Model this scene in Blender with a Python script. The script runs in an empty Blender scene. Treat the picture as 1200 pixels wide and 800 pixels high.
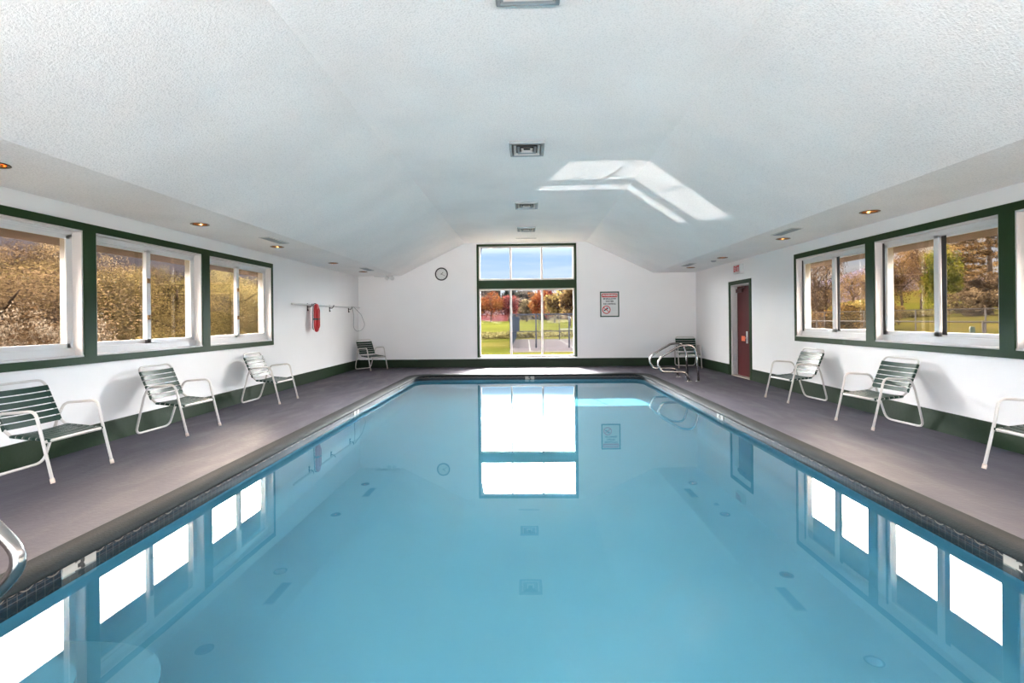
import bpy, bmesh, math, random
import numpy as np
from mathutils import Vector, Matrix
PI = math.pi
R = math.radians
random.seed(7)
C = bpy.context.scene.collection
sc = bpy.context.scene

# ------------------------------------------------------------------ dimensions (metres)
XW = 4.67            # inner face of side walls
YF = 13.82           # inner face of far wall
YB = -5.0            # inner face of back wall (behind the viewer)
ZS = 2.553           # side soffit height
ZC = 3.44            # flat middle of ceiling
WT = 0.24            # wall thickness
WZ = -0.12           # water level
PX0, PX1, PY0, PY1 = -2.65, 2.76, -2.6, 11.99   # pool (tile face)
SUN = Vector((0.268, -1.02, -1.0)).normalized()

# ------------------------------------------------------------------ mesh builder
class MB:
    def __init__(s):
        s.v = []; s.f = []; s.sm = []; s.uv = {}
    def add(s, vs, fs, smooth=False):
        o = len(s.v); s.v += [tuple(v) for v in vs]
        for f in fs:
            s.f.append(tuple(i + o for i in f)); s.sm.append(smooth)
        return s
    def box(s, x0, x1, y0, y1, z0, z1):
        x0, x1 = min(x0, x1), max(x0, x1); y0, y1 = min(y0, y1), max(y0, y1); z0, z1 = min(z0, z1), max(z0, z1)
        vs = [(x, y, z) for z in (z0, z1) for y in (y0, y1) for x in (x0, x1)]
        return s.add(vs, [(0, 2, 3, 1), (4, 5, 7, 6), (0, 1, 5, 4), (2, 6, 7, 3), (0, 4, 6, 2), (1, 3, 7, 5)])
    def obox(s, c, ax, ay, az):           # oriented box: centre and three half-axis vectors
        c, ax, ay, az = Vector(c), Vector(ax), Vector(ay), Vector(az)
        vs = [c + ax * i + ay * j + az * k for k in (-1, 1) for j in (-1, 1) for i in (-1, 1)]
        return s.add(vs, [(0, 2, 3, 1), (4, 5, 7, 6), (0, 1, 5, 4), (2, 6, 7, 3), (0, 4, 6, 2), (1, 3, 7, 5)])
    def prism(s, pts, axis, a0, a1):      # 2D polygon extruded along an axis
        n = len(pts)
        def P(p, a):
            return {'x': (a, p[0], p[1]), 'y': (p[0], a, p[1]), 'z': (p[0], p[1], a)}[axis]
        vs = [P(p, a0) for p in pts] + [P(p, a1) for p in pts]
        fs = [tuple(range(n)), tuple(range(2 * n - 1, n - 1, -1))]
        fs += [(i, i + n, (i + 1) % n + n, (i + 1) % n) for i in range(n)]
        return s.add(vs, fs)
    def tube(s, pts, r, n=10, closed=False, cap=True, rr=None):
        pts = [Vector(p) for p in pts]; m = len(pts)
        T = []
        for i in range(m):
            a = pts[i - 1] if (i > 0 or closed) else pts[i]
            b = pts[(i + 1) % m] if (i < m - 1 or closed) else pts[i]
            T.append((b - a).normalized())
        up = Vector((0, 0, 1)) if abs(T[0].z) < .9 else Vector((1, 0, 0))
        N = (up - T[0] * up.dot(T[0])).normalized()
        vs = []
        for i in range(m):
            N = (N - T[i] * N.dot(T[i]))
            N = N.normalized() if N.length > 1e-6 else T[i].orthogonal().normalized()
            B = T[i].cross(N)
            q = rr[i] if rr else r
            for k in range(n):
                a = 2 * PI * k / n
                vs.append(pts[i] + (N * math.cos(a) + B * math.sin(a)) * q)
        fs = []
        for i in range(m if closed else m - 1):
            j = (i + 1) % m
            for k in range(n):
                l = (k + 1) % n
                fs.append((i * n + k, i * n + l, j * n + l, j * n + k))
        s.add(vs, fs, True)
        if cap and not closed:
            o = len(s.v) - m * n
            s.f.append(tuple(range(o + n - 1, o - 1, -1))); s.sm.append(False)
            o2 = o + (m - 1) * n
            s.f.append(tuple(range(o2, o2 + n))); s.sm.append(False)
        return s
    def lathe(s, prof, n=32, c=(0, 0, 0), axis='z', smooth=True, flip=False):
        vs = []; m = len(prof)
        for i in range(n):
            a = 2 * PI * i / n
            for r, z in prof:
                x, y = r * math.cos(a), r * math.sin(a)
                v = {'z': (x, y, z), 'x': (z, x, y), 'y': (x, z, y)}[axis]
                vs.append((v[0] + c[0], v[1] + c[1], v[2] + c[2]))
        fs = []
        for i in range(n):
            j = (i + 1) % n
            for k in range(m - 1):
                q = (i * m + k, j * m + k, j * m + k + 1, i * m + k + 1)
                fs.append(q[::-1] if flip else q)
        return s.add(vs, fs, smooth)
    def build(s, name, mat, parent=None, loc=None, bevel=0, recalc=True):
        me = bpy.data.meshes.new(name)
        me.from_pydata(s.v, [], s.f)
        me.polygons.foreach_set('use_smooth', s.sm)
        if recalc:
            bm = bmesh.new(); bm.from_mesh(me)
            bmesh.ops.recalc_face_normals(bm, faces=bm.faces); bm.to_mesh(me); bm.free()
        me.materials.append(mat)
        o = bpy.data.objects.new(name, me); C.objects.link(o)
        if parent: o.parent = parent
        if loc: o.location = loc
        if bevel:
            b = o.modifiers.new('bevel', 'BEVEL'); b.width = bevel; b.segments = 2; b.limit_method = 'ANGLE'; b.angle_limit = R(50)
        return o

def round_path(pts, r, n=6, closed=False):
    pts = [Vector(p) for p in pts]; m = len(pts); out = []
    rs = r if isinstance(r, (list, tuple)) else [r] * m
    for i, p in enumerate(pts):
        if not closed and i in (0, m - 1): out.append(p); continue
        a, b = pts[i - 1], pts[(i + 1) % m]
        da, db = (a - p), (b - p)
        la, lb = da.length, db.length; da.normalize(); db.normalize()
        ang = da.angle(db); t = rs[i] / math.tan(ang / 2)
        t = min(t, la * .49, lb * .49)
        p0, p1 = p + da * t, p + db * t
        for k in range(n + 1):
            u = k / n
            out.append(p0 * (1 - u) ** 2 + p * 2 * u * (1 - u) + p1 * u ** 2)
    return out

def empty(name, loc=(0, 0, 0), rz=0, label=None, cat=None, group=None, kind=None):
    o = bpy.data.objects.new(name, None); C.objects.link(o)
    o.location = loc; o.rotation_euler = (0, 0, rz); o.empty_display_size = .1
    tag(o, label, cat, group, kind); return o
def tag(o, label=None, cat=None, group=None, kind=None):
    if label: o['label'] = label
    if cat: o['category'] = cat
    if group: o['group'] = group
    if kind: o['kind'] = kind
    return o
def struct(o, label=None):
    o['kind'] = 'structure'
    if label: o['label'] = label
    return o
def dup(root, loc, rz=None, label=None, group=None, scale=None):
    def cp(o, par):
        c = o.copy(); C.objects.link(c); c.parent = par
        for ch in list(o.children): cp(ch, c)
        return c
    r = cp(root, None); r.location = loc
    if rz is not None: r.rotation_euler = (0, 0, rz)
    if label: r['label'] = label
    if group: r['group'] = group
    if scale: r.scale = scale
    return r

# ------------------------------------------------------------------ materials
class NT:
    def __init__(s, name):
        s.m = bpy.data.materials.new(name); s.m.use_nodes = True
        s.t = s.m.node_tree; s.t.nodes.clear()
    def n(s, typ, **kw):
        nd = s.t.nodes.new(typ)
        for k, v in kw.items():
            if k.startswith('i_'):
                key = k[2:]; key = int(key) if key.isdigit() else key.replace('_', ' ')
                nd.inputs[key].default_value = v
            else: setattr(nd, k, v)
        return nd
    def l(s, a, b): s.t.links.new(a, b)
    def math(s, op, a, b=None, c=None):
        nd = s.t.nodes.new('ShaderNodeMath'); nd.operation = op
        for i, x in enumerate((a, b, c)):
            if x is None: continue
            if isinstance(x, (int, float)): nd.inputs[i].default_value = x
            else: s.l(x, nd.inputs[i])
        return nd.outputs[0]
    def out(s, sh, vol=None):
        o = s.n('ShaderNodeOutputMaterial'); s.l(sh, o.inputs[0]); return s.m
def col(c, a=1): return (c[0], c[1], c[2], a)

def paint(name, c, rough=.5, bump=0, bscale=60, var=0, vscale=2, spec=.5, metal=0, c2=None, bdist=.01, detail=3, coat=0):
    t = NT(name); b = t.n('ShaderNodeBsdfPrincipled')
    b.inputs['Base Color'].default_value = col(c); b.inputs['Roughness'].default_value = rough
    b.inputs['Specular IOR Level'].default_value = spec; b.inputs['Metallic'].default_value = metal
    if coat: b.inputs['Coat Weight'].default_value = coat; b.inputs['Coat Roughness'].default_value = .1
    tc = t.n('ShaderNodeTexCoord')
    if var:
        nz = t.n('ShaderNodeTexNoise', i_Scale=vscale, i_Detail=5.0); t.l(tc.outputs['Object'], nz.inputs['Vector'])
        mr = t.n('ShaderNodeMapRange', i_1=.35, i_2=.65); t.l(nz.outputs[0], mr.inputs[0])
        mx = t.n('ShaderNodeMix', data_type='RGBA'); t.l(mr.outputs[0], mx.inputs[0])
        d = c2 if c2 else tuple(x * (1 - var) for x in c)
        mx.inputs[6].default_value = col(c); mx.inputs[7].default_value = col(d)
        t.l(mx.outputs[2], b.inputs['Base Color'])
    if bump:
        nb = t.n('ShaderNodeTexNoise', i_Scale=float(bscale), i_Detail=float(detail)); t.l(tc.outputs['Object'], nb.inputs['Vector'])
        bp = t.n('ShaderNodeBump', i_Strength=float(bump), i_Distance=bdist); t.l(nb.outputs[0], bp.inputs['Height'])
        t.l(bp.outputs[0], b.inputs['Normal'])
    return t.out(b.outputs[0])

M = {}
def mat_ceiling():
    t = NT('popcorn_ceiling'); tc = t.n('ShaderNodeTexCoord')
    v = t.n('ShaderNodeTexNoise', i_Scale=70.0, i_Detail=3.0, i_Roughness=.65); t.l(tc.outputs['Object'], v.inputs['Vector'])
    big = t.n('ShaderNodeTexNoise', i_Scale=.9, i_Detail=4.0); t.l(tc.outputs['Object'], big.inputs['Vector'])
    r = t.n('ShaderNodeValToRGB'); r.color_ramp.elements[0].position = .33; r.color_ramp.elements[0].color = (.74, .71, .70, 1)
    r.color_ramp.elements[1].position = .52; r.color_ramp.elements[1].color = (.87, .835, .82, 1); t.l(v.outputs[0], r.inputs[0])
    r2 = t.n('ShaderNodeValToRGB'); r2.color_ramp.elements[0].position = .3; r2.color_ramp.elements[0].color = (.92, .925, .93, 1)
    r2.color_ramp.elements[1].position = .6; r2.color_ramp.elements[1].color = (1, 1, 1, 1); t.l(big.outputs[0], r2.inputs[0])
    mx = t.n('ShaderNodeMix', data_type='RGBA', blend_type='MULTIPLY'); mx.inputs[0].default_value = 1
    t.l(r.outputs[0], mx.inputs[6]); t.l(r2.outputs[0], mx.inputs[7])
    b = t.n('ShaderNodeBsdfPrincipled', i_Roughness=.95); b.inputs['Specular IOR Level'].default_value = .1
    t.l(mx.outputs[2], b.inputs['Base Color'])
    bp = t.n('ShaderNodeBump', i_Strength=.6, i_Distance=.01); t.l(v.outputs[0], bp.inputs['Height']); t.l(bp.outputs[0], b.inputs['Normal'])
    return t.out(b.outputs[0])
M['ceil'] = mat_ceiling()
M['wall'] = paint('white_wall_paint', (.82, .80, .80), .6, .15, 90, .03, 1.2, .3)
M['white'] = paint('white_frame_paint', (.66, .65, .65), .4, 0, 60, .02, 3, .4)
M['jamb'] = paint('white_jamb_paint', (.60, .575, .57), .5, .1, 40, .04, 5, .4)
M['green'] = paint('green_trim_paint', (.012, .037, .010), .5, .1, 30, .15, 3, .2)
M['dkgreen'] = paint('green_baseboard_paint', (.005, .021, .004), .5, .2, 25, .25, 2.5, .25)
M['alu'] = paint('beige_metal_window_frame', (.62, .56, .52), .35, 0, 10, 0, 1, .5)
M['steel'] = paint('brushed_stainless_tube', (.36, .34, .33), .25, .05, 200, 0, 1, .5, 1)
M['chairtube'] = paint('almond_powder_coated_tube', (.60, .56, .53), .35, 0, 60, .05, 20, .5)
M['strap'] = paint('green_vinyl_strap', (.010, .036, .025), .32, .05, 120, .1, 12, .22)
M['cap'] = paint('cream_rubber_foot', (.55, .45, .38), .7)
M['vent'] = paint('grey_metal_vent', (.20, .235, .26), .4, 0, 1, 0, 1, .5)
M['ventwhite'] = paint('white_metal_louver', (.50, .49, .48), .4)
M['ventdark'] = paint('dark_duct_inside', (.02, .02, .02), .9)
M['bronze'] = paint('bronze_can_ring', (.16, .10, .05), .35, metal=1)
M['copper'] = paint('copper_can_reflector', (.75, .30, .10), .22, metal=1)
M['black'] = paint('black_plastic', (.015, .015, .016), .4)
M['redbuoy'] = paint('red_vinyl_foam', (.48, .008, .012), .35, .1, 40, .15, 8, .5)
M['door'] = paint('dark_red_door_paint', (.080, .005, .006), .5, .1, 30, .15, 1.5, .25)
M['tagorange'] = paint('orange_card', (.9, .17, .06), .6)
M['signwhite'] = paint('white_sign_face', (.60, .60, .59), .4)
M['markertile'] = paint('off_white_marker_tile', (.30, .29, .27), .5, spec=.1)
M['signred'] = paint('red_sign_ink', (.50, .015, .02), .5)
M['signblack'] = paint('black_sign_ink', (.02, .02, .02), .5)
M['signgreen'] = paint('green_sign_frame', (.012, .05, .03), .4)
M['grey'] = paint('grey_plastic', (.35, .35, .36), .5)
M['pool'] = paint('aqua_pool_plaster', (.100, .305, .425), .7, .1, 8, .06, .8, .1)
M['poolstep'] = paint('pale_pool_step_plaster', (.08, .235, .335), .7, .1, 8, .05, 1.5, .1)
M['soffit'] = None
M['roof'] = paint('brown_roof_shingle', (.10, .08, .07), .9, .4, 12, .3, 5)
M['siding'] = paint('brown_clapboard', (.22, .15, .11), .8, .2, 12, .2, 3)

def mat_deck():
    t = NT('painted_concrete_deck'); tc = t.n('ShaderNodeTexCoord')
    a = t.n('ShaderNodeTexNoise', i_Scale=.9, i_Detail=6.0, i_Roughness=.6); t.l(tc.outputs['Object'], a.inputs['Vector'])
    mp = t.n('ShaderNodeMapping'); mp.inputs['Scale'].default_value = (2.2, .7, 1); t.l(tc.outputs['Object'], mp.inputs[0])
    a2 = t.n('ShaderNodeTexNoise', i_Scale=2.2, i_Detail=5.0, i_Distortion=.8); t.l(mp.outputs[0], a2.inputs['Vector'])
    r = t.n('ShaderNodeValToRGB'); e = r.color_ramp.elements
    e[0].position = .3; e[0].color = (.050, .046, .058, 1); e[1].position = .7; e[1].color = (.082, .075, .095, 1)
    sm = t.math('ADD', t.math('MULTIPLY', a.outputs[0], .5), t.math('MULTIPLY', a2.outputs[0], .5)); t.l(sm, r.inputs[0])
    b = t.n('ShaderNodeBsdfPrincipled'); t.l(r.outputs[0], b.inputs['Base Color'])
    mr = t.n('ShaderNodeMapRange', i_1=.35, i_2=.65, i_3=.50, i_4=.66); t.l(a2.outputs[0], mr.inputs[0]); t.l(mr.outputs[0], b.inputs['Roughness'])
    b.inputs['Specular IOR Level'].default_value = .10
    f = t.n('ShaderNodeTexNoise', i_Scale=26.0, i_Detail=6.0); t.l(tc.outputs['Object'], f.inputs['Vector'])
    bp = t.n('ShaderNodeBump', i_Strength=.25, i_Distance=.012); t.l(f.outputs[0], bp.inputs['Height']); t.l(bp.outputs[0], b.inputs['Normal'])
    return t.out(b.outputs[0])
M['deck'] = mat_deck()
M['coping'] = paint('grey_painted_coping', (.0125, .0165, .0185), .8, .5, 70, .25, 3, .12, bdist=.006)

def mat_tile():      # blue mosaic with beige fan lines, laid out by distance along the pool edge
    t = NT('fan_pattern_pool_tile'); uv = t.n('ShaderNodeUVMap'); sp = t.n('ShaderNodeSeparateXYZ'); t.l(uv.outputs[0], sp.inputs[0])
    u, v = sp.outputs[0], sp.outputs[1]
    uu = t.math('SUBTRACT', t.math('FRACT', t.math('MULTIPLY', u, 1 / .15)), .5)
    uu = t.math('MULTIPLY', uu, .15)
    def ring(cx, cv, rad, w=.0035):
        dx = t.math('SUBTRACT', t.math('ABSOLUTE', uu), cx); dv = t.math('SUBTRACT', v, cv)
        d = t.math('SQRT', t.math('ADD', t.math('MULTIPLY', dx, dx), t.math('MULTIPLY', dv, dv)))
        return t.math('LESS_THAN', t.math('ABSOLUTE', t.math('SUBTRACT', d, rad)), w)
    m = ring(0, -.03, .055)
    for q in (ring(0.075, -.03, .045), ring(0.0, -.0, .03, .002)): m = t.math('MAXIMUM', m, q)
    gu = t.math('LESS_THAN', t.math('ABSOLUTE', t.math('SUBTRACT', t.math('FRACT', t.math('MULTIPLY', u, 1 / .05)), .5)), .045)
    gv = t.math('LESS_THAN', t.math('ABSOLUTE', t.math('SUBTRACT', t.math('FRACT', t.math('MULTIPLY', v, 1 / .025)), .5)), .07)
    br = t.n('ShaderNodeTexNoise', i_Scale=45.0, i_Detail=2.0); t.l(uv.outputs[0], br.inputs['Vector'])
    cr = t.n('ShaderNodeValToRGB'); e = cr.color_ramp.elements
    e[0].position = .35; e[0].color = (.004, .006, .010, 1); e[1].position = .68; e[1].color = (.008, .022, .036, 1); t.l(br.outputs[0], cr.inputs[0])
    mx = t.n('ShaderNodeMix', data_type='RGBA'); t.l(t.math('MULTIPLY', t.math('MAXIMUM', gu, gv), .45), mx.inputs[0]); t.l(cr.outputs[0], mx.inputs[6]); mx.inputs[7].default_value = (.12, .11, .10, 1)
    mx2 = t.n('ShaderNodeMix', data_type='RGBA'); t.l(t.math('MULTIPLY', m, .7), mx2.inputs[0]); t.l(mx.outputs[2], mx2.inputs[6]); mx2.inputs[7].default_value = (.22, .19, .16, 1)
    b = t.n('ShaderNodeBsdfPrincipled', i_Roughness=.5); b.inputs['Specular IOR Level'].default_value = .15; t.l(mx2.outputs[2], b.inputs['Base Color'])
    return t.out(b.outputs[0])
M['tile'] = mat_tile()

def mat_glass(name, tint, refl=1.0):
    t = NT(name); tr = t.n('ShaderNodeBsdfTransparent'); tr.inputs[0].default_value = col(tint)
    g = t.n('ShaderNodeBsdfGlossy', i_Roughness=.0); ge = t.n('ShaderNodeNewGeometry')
    dp = t.n('ShaderNodeVectorMath', operation='DOT_PRODUCT'); t.l(ge.outputs['Normal'], dp.inputs[0]); t.l(ge.outputs['Incoming'], dp.inputs[1])
    c_ = t.math('SUBTRACT', 1.0, t.math('ABSOLUTE', dp.outputs['Value']))
    f = t.math('MULTIPLY', t.math('ADD', t.math('MULTIPLY', t.math('POWER', c_, 5.0), .96), .04), refl * .6)
    mx = t.n('ShaderNodeMixShader'); t.l(f, mx.inputs[0]); t.l(tr.outputs[0], mx.inputs[1]); t.l(g.outputs[0], mx.inputs[2])
    return t.out(mx.outputs[0])
M['glass'] = mat_glass('clear_window_glass', (.96, .97, .97), .05)
M['screen'] = mat_glass('bronze_tinted_window_glass', (.80, .74, .68), .85)

def mat_water():
    t = NT('pool_water'); g = t.n('ShaderNodeBsdfGlass', i_Roughness=0.0, i_IOR=1.50); g.inputs[0].default_value = (.93, 1, 1, 1)
    tc = t.n('ShaderNodeTexCoord'); nz = t.n('ShaderNodeTexNoise', i_Scale=1.1, i_Detail=1.0); t.l(tc.outputs['Object'], nz.inputs['Vector'])
    bp = t.n('ShaderNodeBump', i_Strength=.012, i_Distance=.05); t.l(nz.outputs[0], bp.inputs['Height']); t.l(bp.outputs[0], g.inputs['Normal'])
    return t.out(g.outputs[0])
M['water'] = mat_water()

def mat_soffit():
    t = NT('brown_soffit_planks'); tc = t.n('ShaderNodeTexCoord'); sp = t.n('ShaderNodeSeparateXYZ'); t.l(tc.outputs['Object'], sp.inputs[0])
    f = t.math('FRACT', t.math('MULTIPLY', sp.outputs[0], 12.0)); ln = t.math('LESS_THAN', f, .14)
    mx = t.n('ShaderNodeMix', data_type='RGBA'); t.l(ln, mx.inputs[0]); mx.inputs[6].default_value = (.12, .078, .062, 1); mx.inputs[7].default_value = (.015, .009, .007, 1)
    b = t.n('ShaderNodeBsdfPrincipled', i_Roughness=.7); t.l(mx.outputs[2], b.inputs['Base Color'])
    return t.out(b.outputs[0])
M['soffit'] = mat_soffit()

# ------------------------------------------------------------------ pool outline
def outline(o, n=8):
    x0, x1, y0, y1 = PX0 - o, PX1 + o, PY0 - o, PY1 + o
    r = .34 + o
    pts = []
    for cx, cy, a0 in ((x1 - r, y0 + r, -90), (x1 - r, y1 - r, 0), (x0 + r, y1 - r, 90), (x0 + r, y0 + r, 180)):
        for k in range(n + 1):
            a = R(a0 + 90 * k / n); pts.append((cx + r * math.cos(a), cy + r * math.sin(a)))
    # subdivide long straights so the sweep keeps a regular UV
    return pts
def sweep(name, prof, mat, uv=False, n=8):
    base = outline(0, n); N = len(base)
    vs = []; fs = []
    L = [0]
    for i in range(N): L.append(L[-1] + math.dist(base[i], base[(i + 1) % N]))
    rings = [[(p[0], p[1], z) for p in outline(o, n)] for o, z in prof]
    me = bpy.data.meshes.new(name)
    for rg in rings: vs += rg
    uvs = []
    for k in range(len(prof) - 1):
        for i in range(N):
            j = (i + 1) % N
            fs.append((k * N + i, k * N + j, (k + 1) * N + j, (k + 1) * N + i))
            uvs.append(((L[i], prof[k][1]), (L[i + 1], prof[k][1]), (L[i + 1], prof[k + 1][1]), (L[i], prof[k + 1][1])))
    me.from_pydata(vs, [], fs)
    if uv:
        ul = me.uv_layers.new(name='UVMap')
        for p, q in zip(me.polygons, uvs):
            for li, c in zip(p.loop_indices, q): ul.data[li].uv = c
    me.materials.append(mat)
    o = bpy.data.objects.new(name, me); C.objects.link(o)
    return o
def fill_ring(name, outer, inner, z, mat, th=0):
    bm = bmesh.new(); es = []
    for lp in (outer, inner):
        if not lp: continue
        vs = [bm.verts.new((p[0], p[1], z)) for p in lp]
        es += [bm.edges.new((vs[i], vs[(i + 1) % len(vs)])) for i in range(len(vs))]
    bmesh.ops.triangle_fill(bm, use_beauty=True, edges=es)
    for f in bm.faces:
        if f.normal.z < 0: f.normal_flip()
    me = bpy.data.meshes.new(name); bm.to_mesh(me); bm.free(); me.materials.append(mat)
    o = bpy.data.objects.new(name, me); C.objects.link(o)
    return o

# deck, coping, tile band, basin
deck = struct(fill_ring('floor', [(-XW - WT, YB - WT), (XW + WT, YB - WT), (XW + WT, YF + WT), (-XW - WT, YF + WT)], outline(.139), 0, M['deck']))
cop = struct(sweep('trim_1', [(.14, -.30), (.14, .0), (.02, .001), (-.025, -.004), (-.047, -.018), (-.055, -.034), (-.045, -.05), (-.0, -.056)], M['coping']), 'grey painted concrete coping around the pool')
for p in cop.data.polygons: p.use_smooth = True
tb = struct(sweep('tile_band', [(0, -.05), (0, -.30)], M['tile'], True), 'blue fan patterned tile band at the waterline')
FZ = -1.72
prof = [(0, -.30), (0, FZ + .26), (-.02, FZ + .16), (-.08, FZ + .07), (-.15, FZ + .02), (-.24, FZ)]
bas = struct(sweep('pool_basin', prof, M['pool']), 'aqua painted pool basin')
for p in bas.data.polygons: p.use_smooth = True
fl = fill_ring('pool_floor', outline(-.24), None, FZ, M['pool']); struct(fl)
fl.cycles.is_caustics_receiver = True; bas.cycles.is_caustics_receiver = True
# rounded corner steps at the near left
for x1_, y1_, rc, zt in ((-1.60, 2.42, .75, -.50), (-1.86, 2.20, .6, -.28)):
    mb = MB(); pts = [(PX0, y1_), (x1_, y1_), (x1_, -2.3), (PX0, -2.3)]
    pts = [(p.x, p.y) for p in round_path([(a_, b_, 0) for a_, b_ in pts], [0.001, rc, .1, .001], 16, True)]
    mb.prism(pts, 'z', FZ, zt)
    st = mb.build('pool_step', M['poolstep'], bevel=.02); struct(st); st.cycles.is_caustics_receiver = True
water = fill_ring('pool_water', outline(-.0005), None, WZ, M['water'])
tag(water, 'still turquoise water filling the indoor pool', 'water', kind='stuff')
water.cycles.is_caustics_caster = True
for p in water.data.polygons: p.use_smooth = True

# ------------------------------------------------------------------ walls with openings
LW = [(7.24, 9.04), (5.29, 7.07), (3.34, 5.14), (1.39, 3.19), (-.56, 1.24), (-2.5, -.7)]
RW = [(6.967, 8.74), (5.04, 6.80), (3.12, 4.885), (1.2, 2.97), (-.72, 1.05), (-2.6, -.9)]
WZ0, WZ1 = .97, 2.302
def side_wall(name, s, holes, door=None):
    mb = MB(); x0, x1 = s * XW, s * (XW + WT)
    ys = sorted(holes); lo = YB - WT; hi = YF + WT
    if door:
        mb.box(x0, x1, lo, door[0], 0 - .3, WZ0); mb.box(x0, x1, door[1], hi, -.3, WZ0); mb.box(x0, x1, door[0], door[1], -.3, 0)
    else: mb.box(x0, x1, lo, hi, -.3, WZ0)
    mb.box(x0, x1, lo, hi, WZ1, 2.70)
    c = lo
    for a, b in ys:
        mb.box(x0, x1, c, a, WZ0, WZ1); c = b
    if door:
        mb.box(x0, x1, c, door[0], WZ0, WZ1); mb.box(x0, x1, door[0], door[1], door[2], WZ1); mb.box(x0, x1, door[1], hi, WZ0, WZ1)
    else: mb.box(x0, x1, c, hi, WZ0, WZ1)
    return struct(mb.build(name, M['wall'], recalc=False))
side_wall('wall_left', -1, LW)
DY0, DY1, DZ = 10.54, 11.50, 2.03
side_wall('wall_right', 1, RW, (DY0, DY1, DZ))
# far gable wall: opening for the tall window
FX0, FX1, FZ0, FZ1 = -1.35, 1.41, .22, 3.40
CXL, CXR, SXL, SXR = -1.68, 1.68, -3.47, 3.52
def gable(name, y0, y1, hole):
    mb = MB(); a, b, c, d = hole
    X = XW + WT
    mb.box(-X, a, y0, y1, -.3, 2.6); mb.box(b, X, y0, y1, -.3, 2.6); mb.box(a, b, y0, y1, -.3, c)
    mb.prism([(a, 2.6), (a, 4.5), (-X * .2, 4.6), (-X, 2.75), (-X, 2.6)], 'y', y0, y1)
    mb.prism([(b, 2.6), (X, 2.6), (X, 2.75), (X * .2, 4.6), (b, 4.5)], 'y', y0, y1)
    mb.prism([(a, d), (b, d), (b, 4.5), (0, 4.7), (a, 4.5)], 'y', y0, y1)
    return struct(mb.build(name, M['wall'], recalc=False))
gable('wall_far', YF, YF + WT, (FX0, FX1, FZ0, FZ1))
gable('wall_back', YB - WT, YB, (-4.5, 4.5, .1, 2.6))
# ceiling: soffit - slope - flat - slope - soffit, with thickness; holes for the recessed lamps cut by boolean
prof = [(-5.45, ZS), (SXL, ZS), (CXL, ZC), (CXR, ZC), (SXR, ZS), (5.45, ZS), (5.45, ZS + .05), (SXR - .01, ZS + .09), (CXR, ZC + .12), (CXL, ZC + .12), (SXL + .01, ZS + .09), (-5.45, ZS + .05)]
prof[0] = (-XW - .02, ZS); prof[5] = (XW + .02, ZS); prof[6] = (XW + .02, ZS + .09); prof[11] = (-XW - .02, ZS + .09)
mb = MB(); mb.prism(prof, 'y', YB, YF)
ceil = struct(mb.build('ceiling', M['ceil']))
CANS = [(-4.08, y) for y in (3.72, 6.16, 8.11, 10.5, 12.45)] + [(4.10, y) for y in (3.72, 6.05, 8.05, 10.5, 12.5)]
cut = MB()
for x, y in CANS: cut.lathe([(0, -.1), (.083, -.1), (.083, .2), (0, .2)], 28, (x, y, ZS), flip=True)
co = cut.build('cutter', M['black'])
bo = ceil.modifiers.new('b', 'BOOLEAN'); bo.object = co; bo.operation = 'DIFFERENCE'; bo.solver = 'EXACT'
dg = bpy.context.evaluated_depsgraph_get(); nm = bpy.data.meshes.new_from_object(ceil.evaluated_get(dg))
ceil.modifiers.clear(); ceil.data = nm; bpy.data.objects.remove(co)
# roof with eaves
rf = MB()
rf.prism([(-5.42, 2.24), (-4.91, 2.24), (-4.91, 2.66), (0, 4.80), (4.91, 2.66), (4.91, 2.24), (5.42, 2.24), (5.42, 2.42), (0, 4.98), (-5.42, 2.42)], 'y', YB - .4, YF + WT + .05)
struct(rf.build('roof', M['roof'], recalc=True))
for s in (-1, 1):
    e = MB(); e.box(s * 4.915, s * 5.40, YB - .35, YF + WT, 2.225, 2.2395); struct(e.build('trim_2', M['soffit'], recalc=False), 'brown plank soffit under the eaves')

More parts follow.
